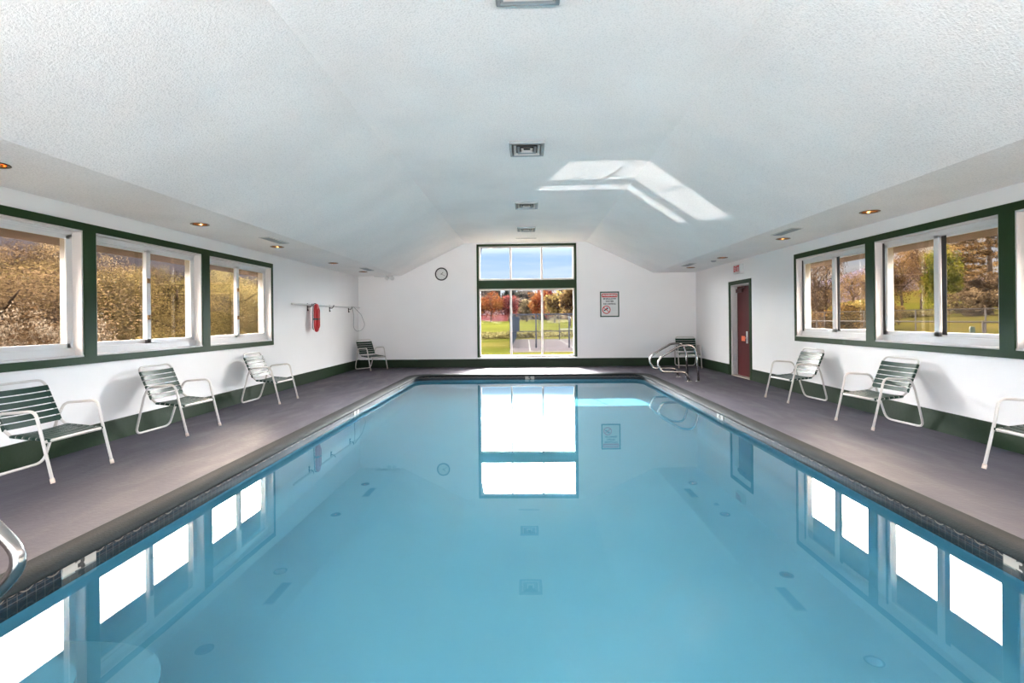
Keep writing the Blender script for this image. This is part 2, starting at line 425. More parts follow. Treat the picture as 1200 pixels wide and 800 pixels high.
# ------------------------------------------------------------------ side windows
def side_window(idx, s, y0, y1, swap=False, latch=True):
    """white sliding window in a side wall: reveal, outer frame, two sashes, latches"""
    root = empty('window_%d' % idx, (s * XW, (y0 + y1) / 2, WZ0)); struct(root)
    h = WZ1 - WZ0; w = (y1 - y0) / 2
    X = lambda a: s * a
    mb = MB()   # reveal liner
    mb.box(X(-.006), X(.105), -w, -w + .018, 0, h); mb.box(X(-.006), X(.105), w - .018, w, 0, h)
    mb.box(X(-.006), X(.105), -w, w, h - .018, h); mb.box(X(-.012), X(.105), -w, w, 0, .02)
    mb.build('window_reveal', M['jamb'], root, bevel=.003)
    mb = MB()   # outer frame with stepped tracks
    for (a, b, t) in ((.095, .125, .065), (.125, .20, .05)):
        mb.box(X(a), X(b), -w, -w + t, .0, h); mb.box(X(a), X(b), w - t, w, .0, h)
        mb.box(X(a), X(b), -w, w, h - t - .01, h); mb.box(X(a - .02), X(b), -w, w, 0, t + .03)
    for k in range(3): mb.box(X(.078 + .012 * k), X(.088 + .012 * k), -w + .02, w - .02, h - .03 - .018 * k, h - .018)
    mb.build('window_frame', M['white'], root, bevel=.003)
    zb, zt = .115, h - .078
    def sash(ya, yb, xa, name, st0=.045, st1=.045):
        m = MB(); x0_, x1_ = X(xa), X(xa + .028)
        m.box(x0_, x1_, ya, ya + st0, zb - .03, zt + .02); m.box(x0_, x1_, yb - st1, yb, zb - .03, zt + .02)
        m.box(x0_, x1_, ya, yb, zb - .03, zb + .03); m.box(x0_, x1_, ya, yb, zt - .022, zt + .02)
        so = m.build(name, M['white'], root, bevel=.003)
        g = MB(); g.box(X(xa + .012), X(xa + .016), ya + .02, yb - .02, zb + .01, zt - .01)
        g.build('window_pane', M['screen'], so, recalc=False)
        return so
    mid = .0
    # the sash nearest the room is on the viewer's side on the left wall
    sash(-w + .045, .03, .128, 'window_sash', .045, .05)
    sa = sash(-.03, w - .045, .094, 'window_sash', .07, .045)
    if s > 0:
        m = MB(); m.box(X(.086), X(.0935), w - .05, w - .019, zb - .02, zt + .05); m.box(X(.124), X(.128), -.10, -.035, zb, zt)
        m.build('screen_edge', M['black'], root, recalc=False)
    if latch:
        for z in (.42, .88):
            l = MB(); l.box(X(.082), X(.094), -.022, .016, z - .03, z + .03); l.box(X(.07), X(.082), -.01, .004, z - .03, z - .002)
            l.tube([(X(.078), .0, z + .02), (X(.062), .012, z + .03), (X(.06), .014, z + .012)], .005, 6)
            l.build('window_latch', M['bronze'], sa)
    return root
k = 1
for a, b in LW: side_window(k, -1, a, b); k += 1
for a, b in RW: side_window(k, 1, a, b, latch=False); k += 1
# green window boards, one continuous ladder per wall
def board(s, holes, n):
    ys = sorted(holes); lo = ys[0][0] - .11; hi = ys[-1][1] + .045
    mb = MB(); x0, x1 = s * XW, s * (XW - .018)
    mb.box(x0, x1, lo, hi, WZ1, 2.383); mb.box(x0, x1, lo, hi, .892, WZ0)
    c = lo
    for a, b in ys: mb.box(x0, x1, c, a, WZ0, WZ1); c = b
    mb.box(x0, x1, c, hi, WZ0, WZ1)
    struct(mb.build('trim_%d' % n, M['green'], recalc=False), 'dark green boards framing the %s windows' % ('left' if s < 0 else 'right'))
board(-1, LW, 3); board(1, RW, 4)

# ------------------------------------------------------------------ tall window in the far wall
tw = struct(empty('window_20', (0, YF, 0)))
mb = MB()
t_ = .055
mb.box(FX0, FX0 + t_, -.015, .105, FZ0, FZ1); mb.box(FX1 - t_, FX1, -.015, .105, FZ0, FZ1); mb.box(FX0, FX1, -.015, .105, FZ1 - t_, FZ1)
mb.box(FX0, FX1, .0, .105, 2.165, 2.395); mb.box(FX0, FX1, .02, .105, FZ0, FZ0 + .05)
mb.box(-.45, -.43, -.004, .0, 2.165, 2.395)
mb.build('window_casing', M['green'], tw, recalc=False)
MX = (-.41, .455)
for (z0, z1) in ((2.395, FZ1 - t_), (FZ0 + .05, 2.165)):
    m = MB(); a, b = FX0 + t_, FX1 - t_
    y0, y1 = .045, .105
    m.box(a, a + .038, y0, y1, z0, z1); m.box(b - .038, b, y0, y1, z0, z1); m.box(a, b, y0, y1, z0, z0 + .045); m.box(a, b, y0, y1, z1 - .045, z1)
    for x in MX: m.box(x - .026, x + .026, y0 - .01, y1, z0, z1)
    fr = m.build('window_frame', M['alu'], tw, bevel=.004)
    xs = [a + .03, MX[0], MX[1], b - .03]
    for i in range(3):
        g = MB(); g.box(xs[i] + .01, xs[i + 1] - .01, .075, .079, z0 + .03, z1 - .03); g.build('window_pane', M['glass'], fr, recalc=False)
m = MB(); m.box(FX0 - .035, FX1 + .045, -.05, .05, FZ0 + .005, FZ0 + .045); m.build('window_sill', M['white'], tw, bevel=.006)

# ------------------------------------------------------------------ baseboards
def base(name, *a):
    m = MB(); m.box(*a); struct(m.build(name, M['dkgreen'], bevel=.004))
base('baseboard_left', -XW, -XW + .02, YB, YF, 0, .233)
m = MB(); m.box(XW - .02, XW, YB, DY0 - .1, 0, .233); m.box(XW - .02, XW, DY1 + .1, YF, 0, .233)
struct(m.build('baseboard_right', M['dkgreen'], recalc=False))
m = MB(); m.box(-XW + .02, XW - .02, YF - .02, YF, 0, .224); struct(m.build('baseboard_far', M['dkgreen'], recalc=False))

# ------------------------------------------------------------------ door
dr = struct(empty('door_1', (XW, (DY0 + DY1) / 2, 0)))
w = (DY1 - DY0) / 2
m = MB(); m.box(0, .15, -w, -w + .03, 0, DZ); m.box(0, .15, w - .03, w, 0, DZ); m.box(0, .15, -w, w, DZ - .03, DZ)
m.box(.09, .15, -w + .03, -w + .05, 0, DZ - .03); m.box(.09, .15, w - .05, w - .03, 0, DZ - .03)
m.build('door_frame', M['jamb'], dr, bevel=.003)
m = MB(); m.box(-.018, 0, -w - .085, -w, 0, DZ + .085); m.box(-.018, 0, w, w + .085, 0, DZ + .085); m.box(-.018, 0, -w, w, DZ, DZ + .085)
m.build('door_casing', M['green'], dr, recalc=False)
m = MB(); m.box(.125, .17, -w + .032, w - .032, .015, DZ - .034); leaf = m.build('door_leaf', M['door'], dr, bevel=.003)
m = MB(); m.box(.09, .125, w - .36, w - .05, DZ - .17, DZ - .09); m.box(.07, .09, w - .34, w - .22, DZ - .10, DZ - .085)
m.tube([(.08, w - .3, DZ - .085), (.075, w - .55, DZ - .08), (.10, w - .42, DZ - .04)], .01, 6)
m.build('door_closer', paint('dark_red_closer', (.06, .012, .012), .5), dr, bevel=.003)
m = MB(); m.box(.11, .125, -.10, -.035, .74, 1.0); m.tube([(.11, -.065, .86), (.065, -.065, .86), (.06, .04, .86)], .01, 8)
m.build('door_handle', M['white'], dr, bevel=.003)
m = MB(); m.box(-.01, .17, -w, w, 0, .014); m.build('door_threshold', paint('worn_threshold', (.42, .36, .32), .6, .3, 40, .3, 10), dr)
m = MB(); m.box(XW + .048, XW + .052, DY0 + .36, DY0 + .53, .79, .90); m.box(XW + .045, XW + .060, DY0 + .35, DY0 + .37, .84, .87)
tag(m.build('door_tag', M['tagorange'], recalc=False), 'small orange card hanging on the handle of the red door', 'tag')

# ------------------------------------------------------------------ text helper
def text(body, size, mat, parent, mtx, name='lettering', align='CENTER', ext=.001, sx=1):
    cu = bpy.data.curves.new(name, 'FONT'); cu.body = body; cu.size = size; cu.align_x = align; cu.align_y = 'CENTER'; cu.extrude = ext; cu.offset = size * .035
    cu.materials.append(mat)
    tmp = bpy.data.objects.new('t', cu); C.objects.link(tmp)
    dgx = bpy.context.evaluated_depsgraph_get(); me = bpy.data.meshes.new_from_object(tmp.evaluated_get(dgx))
    bpy.data.objects.remove(tmp)
    me.transform(mtx @ Matrix.Diagonal((sx, 1, 1, 1)))
    o = bpy.data.objects.new(name, me); C.objects.link(o); o.parent = parent
    return o
def facing(dirn, pos):   # text plane whose normal is dirn (unit, horizontal)
    z = Vector(dirn).normalized(); y = Vector((0, 0, 1)); x = y.cross(z)
    m = Matrix((x, y, z)).transposed().to_4x4(); m.translation = Vector(pos); return m

# warning sign
sg = empty('warning_sign', (2.31, YF, 1.70), 0, 'green framed warning sign with red header on the far wall', 'sign')
m = MB(); W_, H_ = .262, .35
m.box(-W_, W_, -.02, 0, -H_, -H_ + .032); m.box(-W_, W_, -.02, 0, H_ - .032, H_); m.box(-W_, -W_ + .032, -.02, 0, -H_, H_); m.box(W_ - .032, W_, -.02, 0, -H_, H_)
m.build('sign_frame', M['signgreen'], sg, bevel=.003)
m = MB(); m.box(-W_ + .02, W_ - .02, -.010, 0, -H_ + .02, H_ - .02); m.build('sign_face', M['signwhite'], sg, recalc=False)
hdr = [(-.215, .19), (.215, .19), (.215, .30), (-.215, .30)]
m = MB(); pts = round_path([(a, 0, b) for a, b in hdr], .03, 5, True); m.prism([(p.x, p.z) for p in pts], 'y', -.012, -.009); m.build('sign_header', M['signred'], sg)
text('WARNING', .086, M['signwhite'], sg, facing((0, -1, 0), (0, -.0135, .245)), sx=.95)
text('SHALLOW', .058, M['signblack'], sg, facing((0, -1, 0), (0, -.0115, .150)), sx=1.3)
text('WATER', .058, M['signblack'], sg, facing((0, -1, 0), (0, -.0115, .080)), sx=1.1)
text('NO DIVING', .058, M['signblack'], sg, facing((0, -1, 0), (0, -.0115, .008)), sx=1.1)
m = MB(); m.lathe([(.092, -.012), (.115, -.012), (.115, -.0105), (.092, -.0105), (.092, -.012)], 32, (-.09, 0, -.15), 'y', False)
a = R(-40); m.obox((-.09, -.0113, -.15), (.10 * math.cos(a), 0, .10 * math.sin(a)), (0, .001, 0), (-.010 * math.sin(a), 0, .010 * math.cos(a)))
m.build('prohibition_symbol', M['signred'], sg)
m = MB(); m.obox((-.10, -.0105, -.14), (.045, 0, .03), (0, .0006, 0), (-.01, 0, .013)); m.lathe([(0, -.0112), (.016, -.0112), (.016, -.0105)], 12, (-.145, 0, -.165), 'y', False)
m.obox((-.06, -.0105, -.10), (.03, 0, -.012), (0, .0006, 0), (.003, 0, .007)); m.build('diver_symbol', M['signblack'], sg)
m = MB()
for kz in range(3): m.box(.06, .2 - .03 * (kz % 2), -.0112, -.0105, -.10 - .035 * kz, -.094 - .035 * kz)
m.build('small_print', paint('faint_grey_print', (.5, .5, .5), .6), sg)

# exit sign
ex = empty('exit_sign', (XW, 10.98, 2.355), 0, 'white exit sign with red letters above the red door', 'sign')
m = MB(); m.box(-.085, 0, -.17, .17, -.10, .10); m.build('sign_box', M['signwhite'], ex, bevel=.008)
text('EXIT', .17, M['signred'], ex, facing((-1, 0, 0), (-.087, 0, 0)), sx=.82)

# clock
ck = empty('wall_clock', (-2.33, YF, 2.59), 0, 'round black rimmed clock left of the tall window', 'clock')
m = MB(); m.lathe([(.148, -.0), (.178, -.0), (.182, -.02), (.17, -.034), (.152, -.03), (.148, -.012)], 48, (0, 0, 0), 'y'); m.build('clock_rim', M['black'], ck)
m = MB(); m.lathe([(0.001, -.014), (.15, -.014), (.15, -.002)], 40, (0, 0, 0), 'y', False); m.build('clock_face', M['signwhite'], ck)
for h in range(12):
    m = MB(); a = R(30 * h); d = Vector((math.sin(a), 0, math.cos(a))); n_ = Vector((d.z, 0, -d.x))
    m.obox(d * .128 + Vector((0, -.0155, 0)), d * .009, (0, .001, 0), n_ * .003); m.build('hour_mark', M['signblack'], ck)
for nm_, deg, ln, wd in (('hour_hand', 42, .075, .006), ('minute_hand', 118, .105, .0045)):
    a = R(deg); d = Vector((math.sin(a), 0, math.cos(a))); n_ = Vector((d.z, 0, -d.x))
    m = MB(); m.obox(d * (ln / 2 - .012) + Vector((0, -.018, 0)), d * (ln / 2 + .012), (0, .001, 0), n_ * wd); m.build(nm_, M['signblack'], ck)

# ------------------------------------------------------------------ wall rod, hooks, rescue tube, cord
rod = empty('wall_rod', (-XW, 11.75, 1.667), 0, 'long white pole held on black hooks along the left wall', 'pole')
m = MB(); m.tube([(.045, -2.0, 0), (.045, 2.0, .01)], .022, 12); m.build('pole', M['white'], rod)
for y in (-1.2, .0, 1.27):
    m = MB(); m.box(0, .014, y - .012, y + .012, -.13, .035); m.tube(round_path([(.005, y, -.04), (.07, y, -.045), (.10, y + .01, .0), (.105, y + .01, .03)], .02, 4), .008, 6)
    m.tube([(.012, y, -.09), (.03, y, -.12)], .007, 6); m.build('hook', M['black'], rod)
by = empty('rescue_tube', (-XW + .14, 10.69, 1.39), 0, 'red foam rescue tube with black strap hanging from the pole', 'rescue tube')
m = MB()   # capsule-like, flattened, with a raised centre
prof = [(0, -.305), (.035, -.30), (.062, -.27), (.078, -.22), (.084, -.15), (.085, 0), (.084, .16), (.078, .24), (.06, .285), (.03, .303), (0, .308)]
m.lathe(prof, 24, (0, 0, 0)); m.v = [(x * .62, y * 1.05, z) for x, y, z in m.v]; m.build('foam_body', M['redbuoy'], by)
m = MB(); pp = [(.028, -.22), (.034, -.15), (.034, .16), (.028, .23), (0, .25)]
pts = [(0.050, -.035, -.17), (0.050, -.035, .16), (.046, 0, .225), (0.050, .035, .16), (0.050, .035, -.17), (.045, 0, -.235)]
m.tube(round_path(pts, .03, 4, True), .013, 8, closed=True); m.build('raised_rib', M['redbuoy'], by)
m = MB(); pts = [(.062 * math.cos(R(a)), .096 * math.sin(R(a))) for a in range(0, 360, 15)]; m.prism(pts, 'z', -.045, -.005); m.box(.05, .07, -.02, .02, -.04, -.01); m.build('black_band', M['black'], by)
m = MB(); pts = [(.03, .03, .27), (-.02, .0, .315), (-.06, -.02, .30), (-.07, -.03, .1), (-.075, -.03, -.2), (-.06, -.02, -.26)]; m.tube(round_path(pts, .03, 4), .008, 6); m.build('tow_strap', M['black'], by)
m = MB(); m.tube(round_path([(.02, .05, -.2), (.03, .06, -.26), (0, .03, -.3)], .02, 4), .007, 6); m.build('clip', M['white'], by)
pts = [(-XW + .105, 13.03, 1.68), (-XW + .11, 13.12, 1.45), (-XW + .09, 13.13, 1.14), (-XW + .12, 13.28, 1.03), (-XW + .2, 13.5, 1.06), (-XW + .25, 13.62, 1.2), (-XW + .2, 13.45, 1.48), (-XW + .11, 13.1, 1.69)]
m = MB(); m.tube(round_path(pts, .2, 6), .0075, 6)
tag(m.build('cord', M['grey'], recalc=False), 'thin grey looped cord hanging from the last hook', 'cord')

# ------------------------------------------------------------------ ceiling fixtures
def four_way_vent():
    r = empty('ceiling_vent')
    m = MB(); a, b = .215, .25
    m.box(-a, a, -b, b, -.008, 0)
    pf = []
    def ringq(h0, z0, h1, z1, mm):
        k0 = h0 / a; k1 = h1 / a
        P = lambda k, z: [(-a * k, -b * k, z), (a * k, -b * k, z), (a * k, b * k, z), (-a * k, b * k, z)]
        mm.add(P(k0, z0) + P(k1, z1), [(0, 1, 5, 4), (1, 2, 6, 5), (2, 3, 7, 6), (3, 0, 4, 7)])
    f = MB(); ringq(a, -.001, a - .006, -.028, f); ringq(a - .006, -.028, a - .03, -.032, f); ringq(a - .03, -.032, a - .05, -.010, f)
    f.build('vent_frame', M['vent'], r, recalc=False)
    for i in range(3):
        q = a - .055 - .045 * i
        l = MB(); ringq(q, -.030, q - .030, -.011, l); ringq(q + .002, -.030, q - .028, -.010, l)
        l.build('louver', M['ventwhite'] if i != 1 else M['vent'], r, recalc=False)
    d = MB(); d.box(-a + .04, a - .04, -b + .045, b - .045, -.0095, -.0088); d.build('duct_opening', M['ventdark'], r, recalc=False)
    return r
v0 = four_way_vent(); first = True
VY = [(3.10, 'square grey ceiling vent nearest the viewer at the top of the picture'), (6.2, 'second square ceiling vent, beside the reflected sunlight patch'),
      (9.3, 'third square ceiling vent along the middle of the ceiling'), (11.77, 'fourth square ceiling vent, farthest from the viewer')]
for y, lb in VY:
    if first: v0.location = (.035, y, ZC); tag(v0, lb, 'vent', 'square vents along the ceiling middle'); first = False
    else: dup(v0, (.035, y, ZC), label=lb)
m = MB(); m.box(-.27, .27, -.02, .02, -.02, 0)
for i in range(2): m.box(-.26, .26, -.016 + .02 * i, -.008 + .02 * i, -.026, -.02)
tag(m.build('slot_vent', M['ventwhite'], loc=(.03, 13.09, ZC)), 'thin slot vent on the ceiling just before the tall window', 'vent')
def soffit_grille():
    r = empty('soffit_grille')
    m = MB(); m.box(-.085, .085, -.30, -.28, -.012, 0); m.box(-.085, .085, .28, .30, -.012, 0); m.box(-.085, -.065, -.3, .3, -.012, 0); m.box(.065, .085, -.3, .3, -.012, 0)
    m.build('grille_frame', M['ventwhite'], r, recalc=False)
    s = MB()
    for i in range(22):
        y = -.27 + .0257 * i; s.obox((0, y, -.007), (.066, 0, 0), (0, .0015, .006), (0, .008, -.002))
    s.build('slats', M['vent'], r)
    d = MB(); d.box(-.066, .066, -.28, .28, -.0012, -.0004); d.build('duct_opening', M['ventdark'], r, recalc=False)
    return r
g0 = soffit_grille(); g0.location = (-3.79, 7.45, ZS); tag(g0, 'long grille in the left soffit above the last window', 'vent', 'long grilles in the side soffits')
dup(g0, (-3.79, 11.85, ZS), label='long grille in the left soffit near the far corner')
dup(g0, (3.80, 7.37, ZS), label='long grille in the right soffit above the far window')
dup(g0, (3.82, 11.80, ZS), label='long grille in the right soffit near the far corner')
def can():
    r = empty('recessed_light')
    m = MB(); m.lathe([(.082, .0), (.105, -.001), (.107, -.006), (.100, -.009), (.084, -.006), (.080, .004), (.080, .02)], 40); m.build('trim_ring', M['bronze'], r)
    m = MB(); m.lathe([(.080, .0), (.070, .06), (.050, .088), (0.001, .088)], 36, smooth=True, flip=True); m.build('reflector', M['copper'], r)
    m = MB(); m.lathe([(.001, .02), (.02, .024), (.033, .045), (.034, .06), (.018, .085)], 24, flip=True)
    em = NT('warm_bulb'); e = em.n('ShaderNodeEmission', i_Strength=.10); e.inputs[0].default_value = (1, .5, .2, 1)
    m.build('bulb', em.out(e.outputs[0]), r)
    return r
c0 = can(); first = True
names = ['first from the viewer', 'second, above the middle window', 'third, above the far window', 'fourth, past the last window', 'fifth, nearest the far corner']
names2 = ['first from the viewer', 'second, above the middle window', 'third, above the far window', 'fourth, above the exit sign', 'fifth, nearest the far corner']
for i, (x, y) in enumerate(CANS):
    lb = 'bronze rimmed recessed light in the %s soffit, %s' % (('left', names[i]) if i < 5 else ('right', names2[i - 5]))
    if i == 0: c0.location = (x, y, ZS); tag(c0, lb, 'ceiling light', 'recessed lights in the side soffits')
    else: dup(c0, (x, y, ZS), label=lb)
m = MB(); m.lathe([(0.001, -.03), (.035, -.028), (.055, -.012), (.06, 0)], 24, flip=True)
tag(m.build('smoke_detector', M['grey'], loc=(4.13, 11.07, ZS)), 'small round detector on the right soffit before the far corner', 'detector')
el = empty('emergency_light', (-3.86, 13.66, ZS), 0, 'twin headed emergency light in the far left ceiling corner', 'emergency light')
m = MB(); m.box(-.30, .02, -.06, .06, -.035, 0); m.build('housing', M['white'], el, bevel=.01)
for x, rz in ((.06, -30), (.19, 25)):
    m = MB(); d = Vector((math.sin(R(rz)) * .6, -.7, -.5)).normalized()
    m.tube([Vector((x, 0, -.06)) - d * .03, Vector((x, 0, -.06)), Vector((x, 0, -.06)) + d * .045], .05, 16, rr=[.03, .05, .055]); m.tube([(x, 0, 0), (x, 0, -.05)], .012, 8)
    m.build('lamp_head', M['white'], el)

# ------------------------------------------------------------------ chairs
def make_chair():
    """local frame: wall line at x=0, chair faces +x, width along y"""
    r = empty('strap_chair')
    W = .285; Wb = .26
    def side(s):
        return [(.738, s * W, .012), (.64, s * W, .40), (.595, s * (W + .005), .598), (.262, s * (W + .005), .572), (.205, s * W, .45), (.075, s * Wb, .014)]
    a, b = side(-1), side(1)
    path = round_path(a[:] + b[::-1], [0, .2, .075, .09, .1, .09, .09, .1, .09, .075, .2, 0], 7)
    m = MB(); m.tube(path, .0125, 12)
    m.build('arm_and_leg_frame', M['chairtube'], r)
    for s in (-1, 1):
        m = MB(); p = Vector((.738, s * W, .012)); d = Vector((-.098, 0, .388)).normalized()
        m.tube([p - d * .01, p + d * .03], .0165, 12); m.build('foot_cap', M['cap'], r)
    # seat and back loop
    sw = .245
    L = lambda s: [(.675, s * sw, .345), (.33, s * sw, .375), (.262, s * sw, .43), (.10, s * sw, .797)]
    loop = L(-1) + L(1)[::-1]
    path = round_path(loop, [.03, .08, .06, .07, .07, .06, .08, .03], 6, closed=True)
    m = MB(); m.tube(path, .0115, 10, closed=True)
    # front bar between the front legs and short brackets at the back
    m.tube([(.652, -W, .335), (.652, W, .335)], .0115, 10)
    for s in (-1, 1): m.tube([(.235, s * (W), .51), (.238, s * (sw), .485)], .010, 8); m.tube([(.655, s * W, .337), (.66, s * sw, .346)], .010, 8)
    m.build('seat_and_back_frame', M['chairtube'], r)
    def strap(p, q, wd):      # p: (x,z) centre, q: unit direction of strap width in profile
        c = Vector((p[0], 0, p[1])); t = Vector((q[0], 0, q[1])); n_ = Vector((t.z, 0, -t.x))
        if n_.z < 0 and abs(t.x) > abs(t.z): n_ = -n_
        mm = MB()
        ns = 8; vs = []; half = wd / 2
        for off in (.0125, .0095):
            for i in range(ns + 1):
                y = -sw + 2 * sw * i / ns; sag = .012 * (1 - (2 * i / ns - 1) ** 2)
                base_ = c + Vector((0, y, 0)) + n_ * (off - sag)
                vs += [base_ - t * half, base_ + t * half]
        N2 = (ns + 1) * 2; fs = []
        for i in range(ns):
            fs += [(2 * i, 2 * i + 2, 2 * i + 3, 2 * i + 1), (N2 + 2 * i, N2 + 2 * i + 1, N2 + 2 * i + 3, N2 + 2 * i + 2),
                   (2 * i, 2 * i + N2, 2 * i + 2 + N2, 2 * i + 2), (2 * i + 1, 2 * i + 3, 2 * i + 3 + N2, 2 * i + 1 + N2)]
        mm.add(vs, fs, False)
        for s in (-1, 1):
            mm.tube([c + Vector((0, s * sw, 0)) - t * half, c + Vector((0, s * sw, 0)) + t * half], .0145, 10)
        mm.build('strap', M['strap'], r)
    a0, a1 = Vector((.262, .43)), Vector((.10, .797)); d = (a1 - a0).normalized(); Lb = (a1 - a0).length
    for i in range(6):
        p = a0 + d * (Lb - .085 - .0605 * i); strap(p, d, .050)
    b0, b1 = Vector((.33, .375)), Vector((.675, .345)); d = (b1 - b0).normalized(); Ls = (b1 - b0).length
    for i in range(6):
        p = b0 + d * (.02 + .0605 * i); strap(p, d, .050)
    return r
ch = make_chair()
CH = [(-4.655, 4.335, -2, 'green strap patio chair partly cut off at the left edge, under the nearest window'),
      (-4.655, 6.00, -3, 'green strap patio chair under the middle left window'),
      (-4.655, 8.17, -3, 'green strap patio chair under the farthest left window'),
      (-4.535, 13.60, -33, 'green strap patio chair standing in the far left corner below the cord'),
      (4.655, 8.05, 187, 'green strap patio chair under the far right window, nearest the red door'),
      (4.655, 6.20, 187, 'green strap patio chair under the larger right window'),
      (4.655, 4.14, 184, 'green strap patio chair cut off by the right edge of the picture'),
      (4.32, 13.77, -96, 'green strap patio chair in the far right corner behind the handrails')]
for i, (x, y, a, lb) in enumerate(CH):
    if i == 0: ch.location = (x, y, 0); ch.rotation_euler = (0, 0, R(a)); tag(ch, lb, 'chair', 'strap chairs around the pool')
    else: dup(ch, (x, y, 0), R(a), lb)

# ------------------------------------------------------------------ handrails
def handrail(loc, rz, label, noseX=-.79, z0=.385, flip=1):
    r = empty('pool_handrail', loc, rz, label, 'handrail', None)
    # local: upright post at x=0, reaching towards -x over the pool
    pts = [(0, 0, 0), (-.02, 0, .50), (-.10, 0, .755), (-.36, 0, .735), (-.74, 0, .52), (noseX - .06, 0, .37), (-.74, 0, .20), (-.55, 0, .195), (-.26, 0, .19), (-.19, 0, 0)]
    pts = round_path(pts, [0, .25, .16, .2, .15, .16, .1, .1, .12, 0], 8)
    m = MB(); m.tube(pts, .0235, 16); m.build('rail_tube', M['steel'], r)
    for x in (0, -.19):
        m = MB(); m.lathe([(.0, .014), (.03, .014), (.048, .008), (.052, 0)], 24, (x, 0, 0)); m.build('floor_flange', M['steel'], r)
    return r
h0 = handrail((3.54, 10.38, 0), 0, 'nearer stainless pool handrail at the far right corner of the pool')
handrail((3.56, 11.14, 0), 0, 'stainless pool handrail standing farther back, closest to the corner chair')
h3 = empty('pool_handrail', (-3.08, 2.18, 0), 0, 'curved stainless handrail end entering at the lower left edge', 'handrail')
pts = [(0, 0, 0), (.02, 0, .45), (.10, 0, .64), (.34, 0, .58), (.63, 0, .46), (.83, 0, .27), (.67, 0, .09), (.45, 0, .09), (.2, 0, .085), (.16, 0, .0)]
m = MB(); m.tube(round_path(pts, [0, .25, .16, .2, .14, .17, .14, .1, .06, 0], 9), .029, 20); m.build('rail_tube', M['steel'], h3)
for x in (0, .16):
    m = MB(); m.lathe([(.0, .014), (.03, .014), (.048, .008), (.052, 0)], 24, (x, 0, 0)); m.build('floor_flange', M['steel'], h3)

# ------------------------------------------------------------------ depth markers
def marker(loc, dirn, body, label, w=.11, z0=-.155, z1=-.052):
    r = empty('depth_marker', loc, 0, label, 'depth marker', 'depth markers on the tile band')
    d = Vector(dirn); t = Vector((-d.y, d.x, 0))
    m = MB(); m.obox(Vector((0, 0, (z0 + z1) / 2)) + d * .004, t * w, d * .005, (0, 0, (z1 - z0) / 2)); m.build('marker_tile', M['markertile'], r)
    text(body, .135, M['signblack'], r, facing(dirn, (d.x * .0105, d.y * .0105, (z0 + z1) / 2 - .002)), 'number', sx=1.1)
    return r
marker((PX0, 2.87, 0), (1, 0, 0), '3', 'white depth tile reading 3 at the lower left pool edge')
marker((PX0, 7.68, 0), (1, 0, 0), '4', 'white depth tile halfway along the left pool edge')
marker((PX1, 7.20, 0), (-1, 0, 0), '4', 'white depth tile halfway along the right pool edge')
marker((PX1, 2.86, 0), (-1, 0, 0), '3', 'white depth tile cut off at the right picture edge')
marker((.08, PY1, 0), (0, -1, 0), '5', 'white depth tile on the far pool edge below the tall window')
m = MB(); m.box(-.004, .006, -.13, .13, -.10, -.052)
tag(m.build('skimmer_slot', M['black'], loc=(PX0, 10.45, 0), recalc=False), 'dark skimmer slot in the left pool edge near the far corner', 'skimmer')

# ------------------------------------------------------------------ outdoors
def smooth(a, b, x):
    t = min(1, max(0, (x - a) / (b - a))); return t * t * (3 - 2 * t)
def ground_h(x, y):
    h = -.35 - .27 * smooth(16, 32, y) * (1 - smooth(9, 20, abs(x)))
    h += 1.15 * smooth(60, 150, y) + .006 * max(0, y - 150)
    if x > 14: h += .062 * (x - 14) * (1 - .8 * smooth(20, 60, y - x * 1.3))
    if x < -10: h += .03 * (-x - 10)
    if abs(x) < 7 and -8 < y < 16: h = -.40
    return h
xs = sorted(set([-4.8, 4.8, -400, -300, -220, -160, -120, -90] + list(np.arange(-70, 71, 3.5)) + [85, 110, 150, 200, 280, 380]))
ys = sorted(set([-5.1, 13.95, -120, -80, -50, -30, -20] + list(np.arange(-12, 100, 3.5)) + [108, 120, 135, 150, 170, 200, 240, 300, 380, 480]))
mb = MB(); nx, ny = len(xs), len(ys)
mb.add([(x, y, ground_h(x, y)) for y in ys for x in xs], [(j * nx + i, j * nx + i + 1, (j + 1) * nx + i + 1, (j + 1) * nx + i) for j in range(ny - 1) for i in range(nx - 1)
    if not (-4.9 < xs[i] and xs[i + 1] < 4.9 and -5.2 < ys[j] and ys[j + 1] < 14)], True)
def mat_lawn():
    t = NT('mown_autumn_lawn'); tc = t.n('ShaderNodeTexCoord')
    a = t.n('ShaderNodeTexNoise', i_Scale=.18, i_Detail=8.0, i_Roughness=.65); t.l(tc.outputs['Object'], a.inputs['Vector'])
    r = t.n('ShaderNodeValToRGB'); e = r.color_ramp.elements
    e[0].position = .38; e[0].color = (.015, .016, .0028, 1); e[1].position = .62; e[1].color = (.027, .023, .006, 1)
    t.l(a.outputs[0], r.inputs[0])
    b = t.n('ShaderNodeBsdfDiffuse'); t.l(r.outputs[0], b.inputs[0]); return t.out(b.outputs[0])
lawn = struct(mb.build('lawn_ground', mat_lawn(), recalc=False), 'mown autumn lawn around the building')

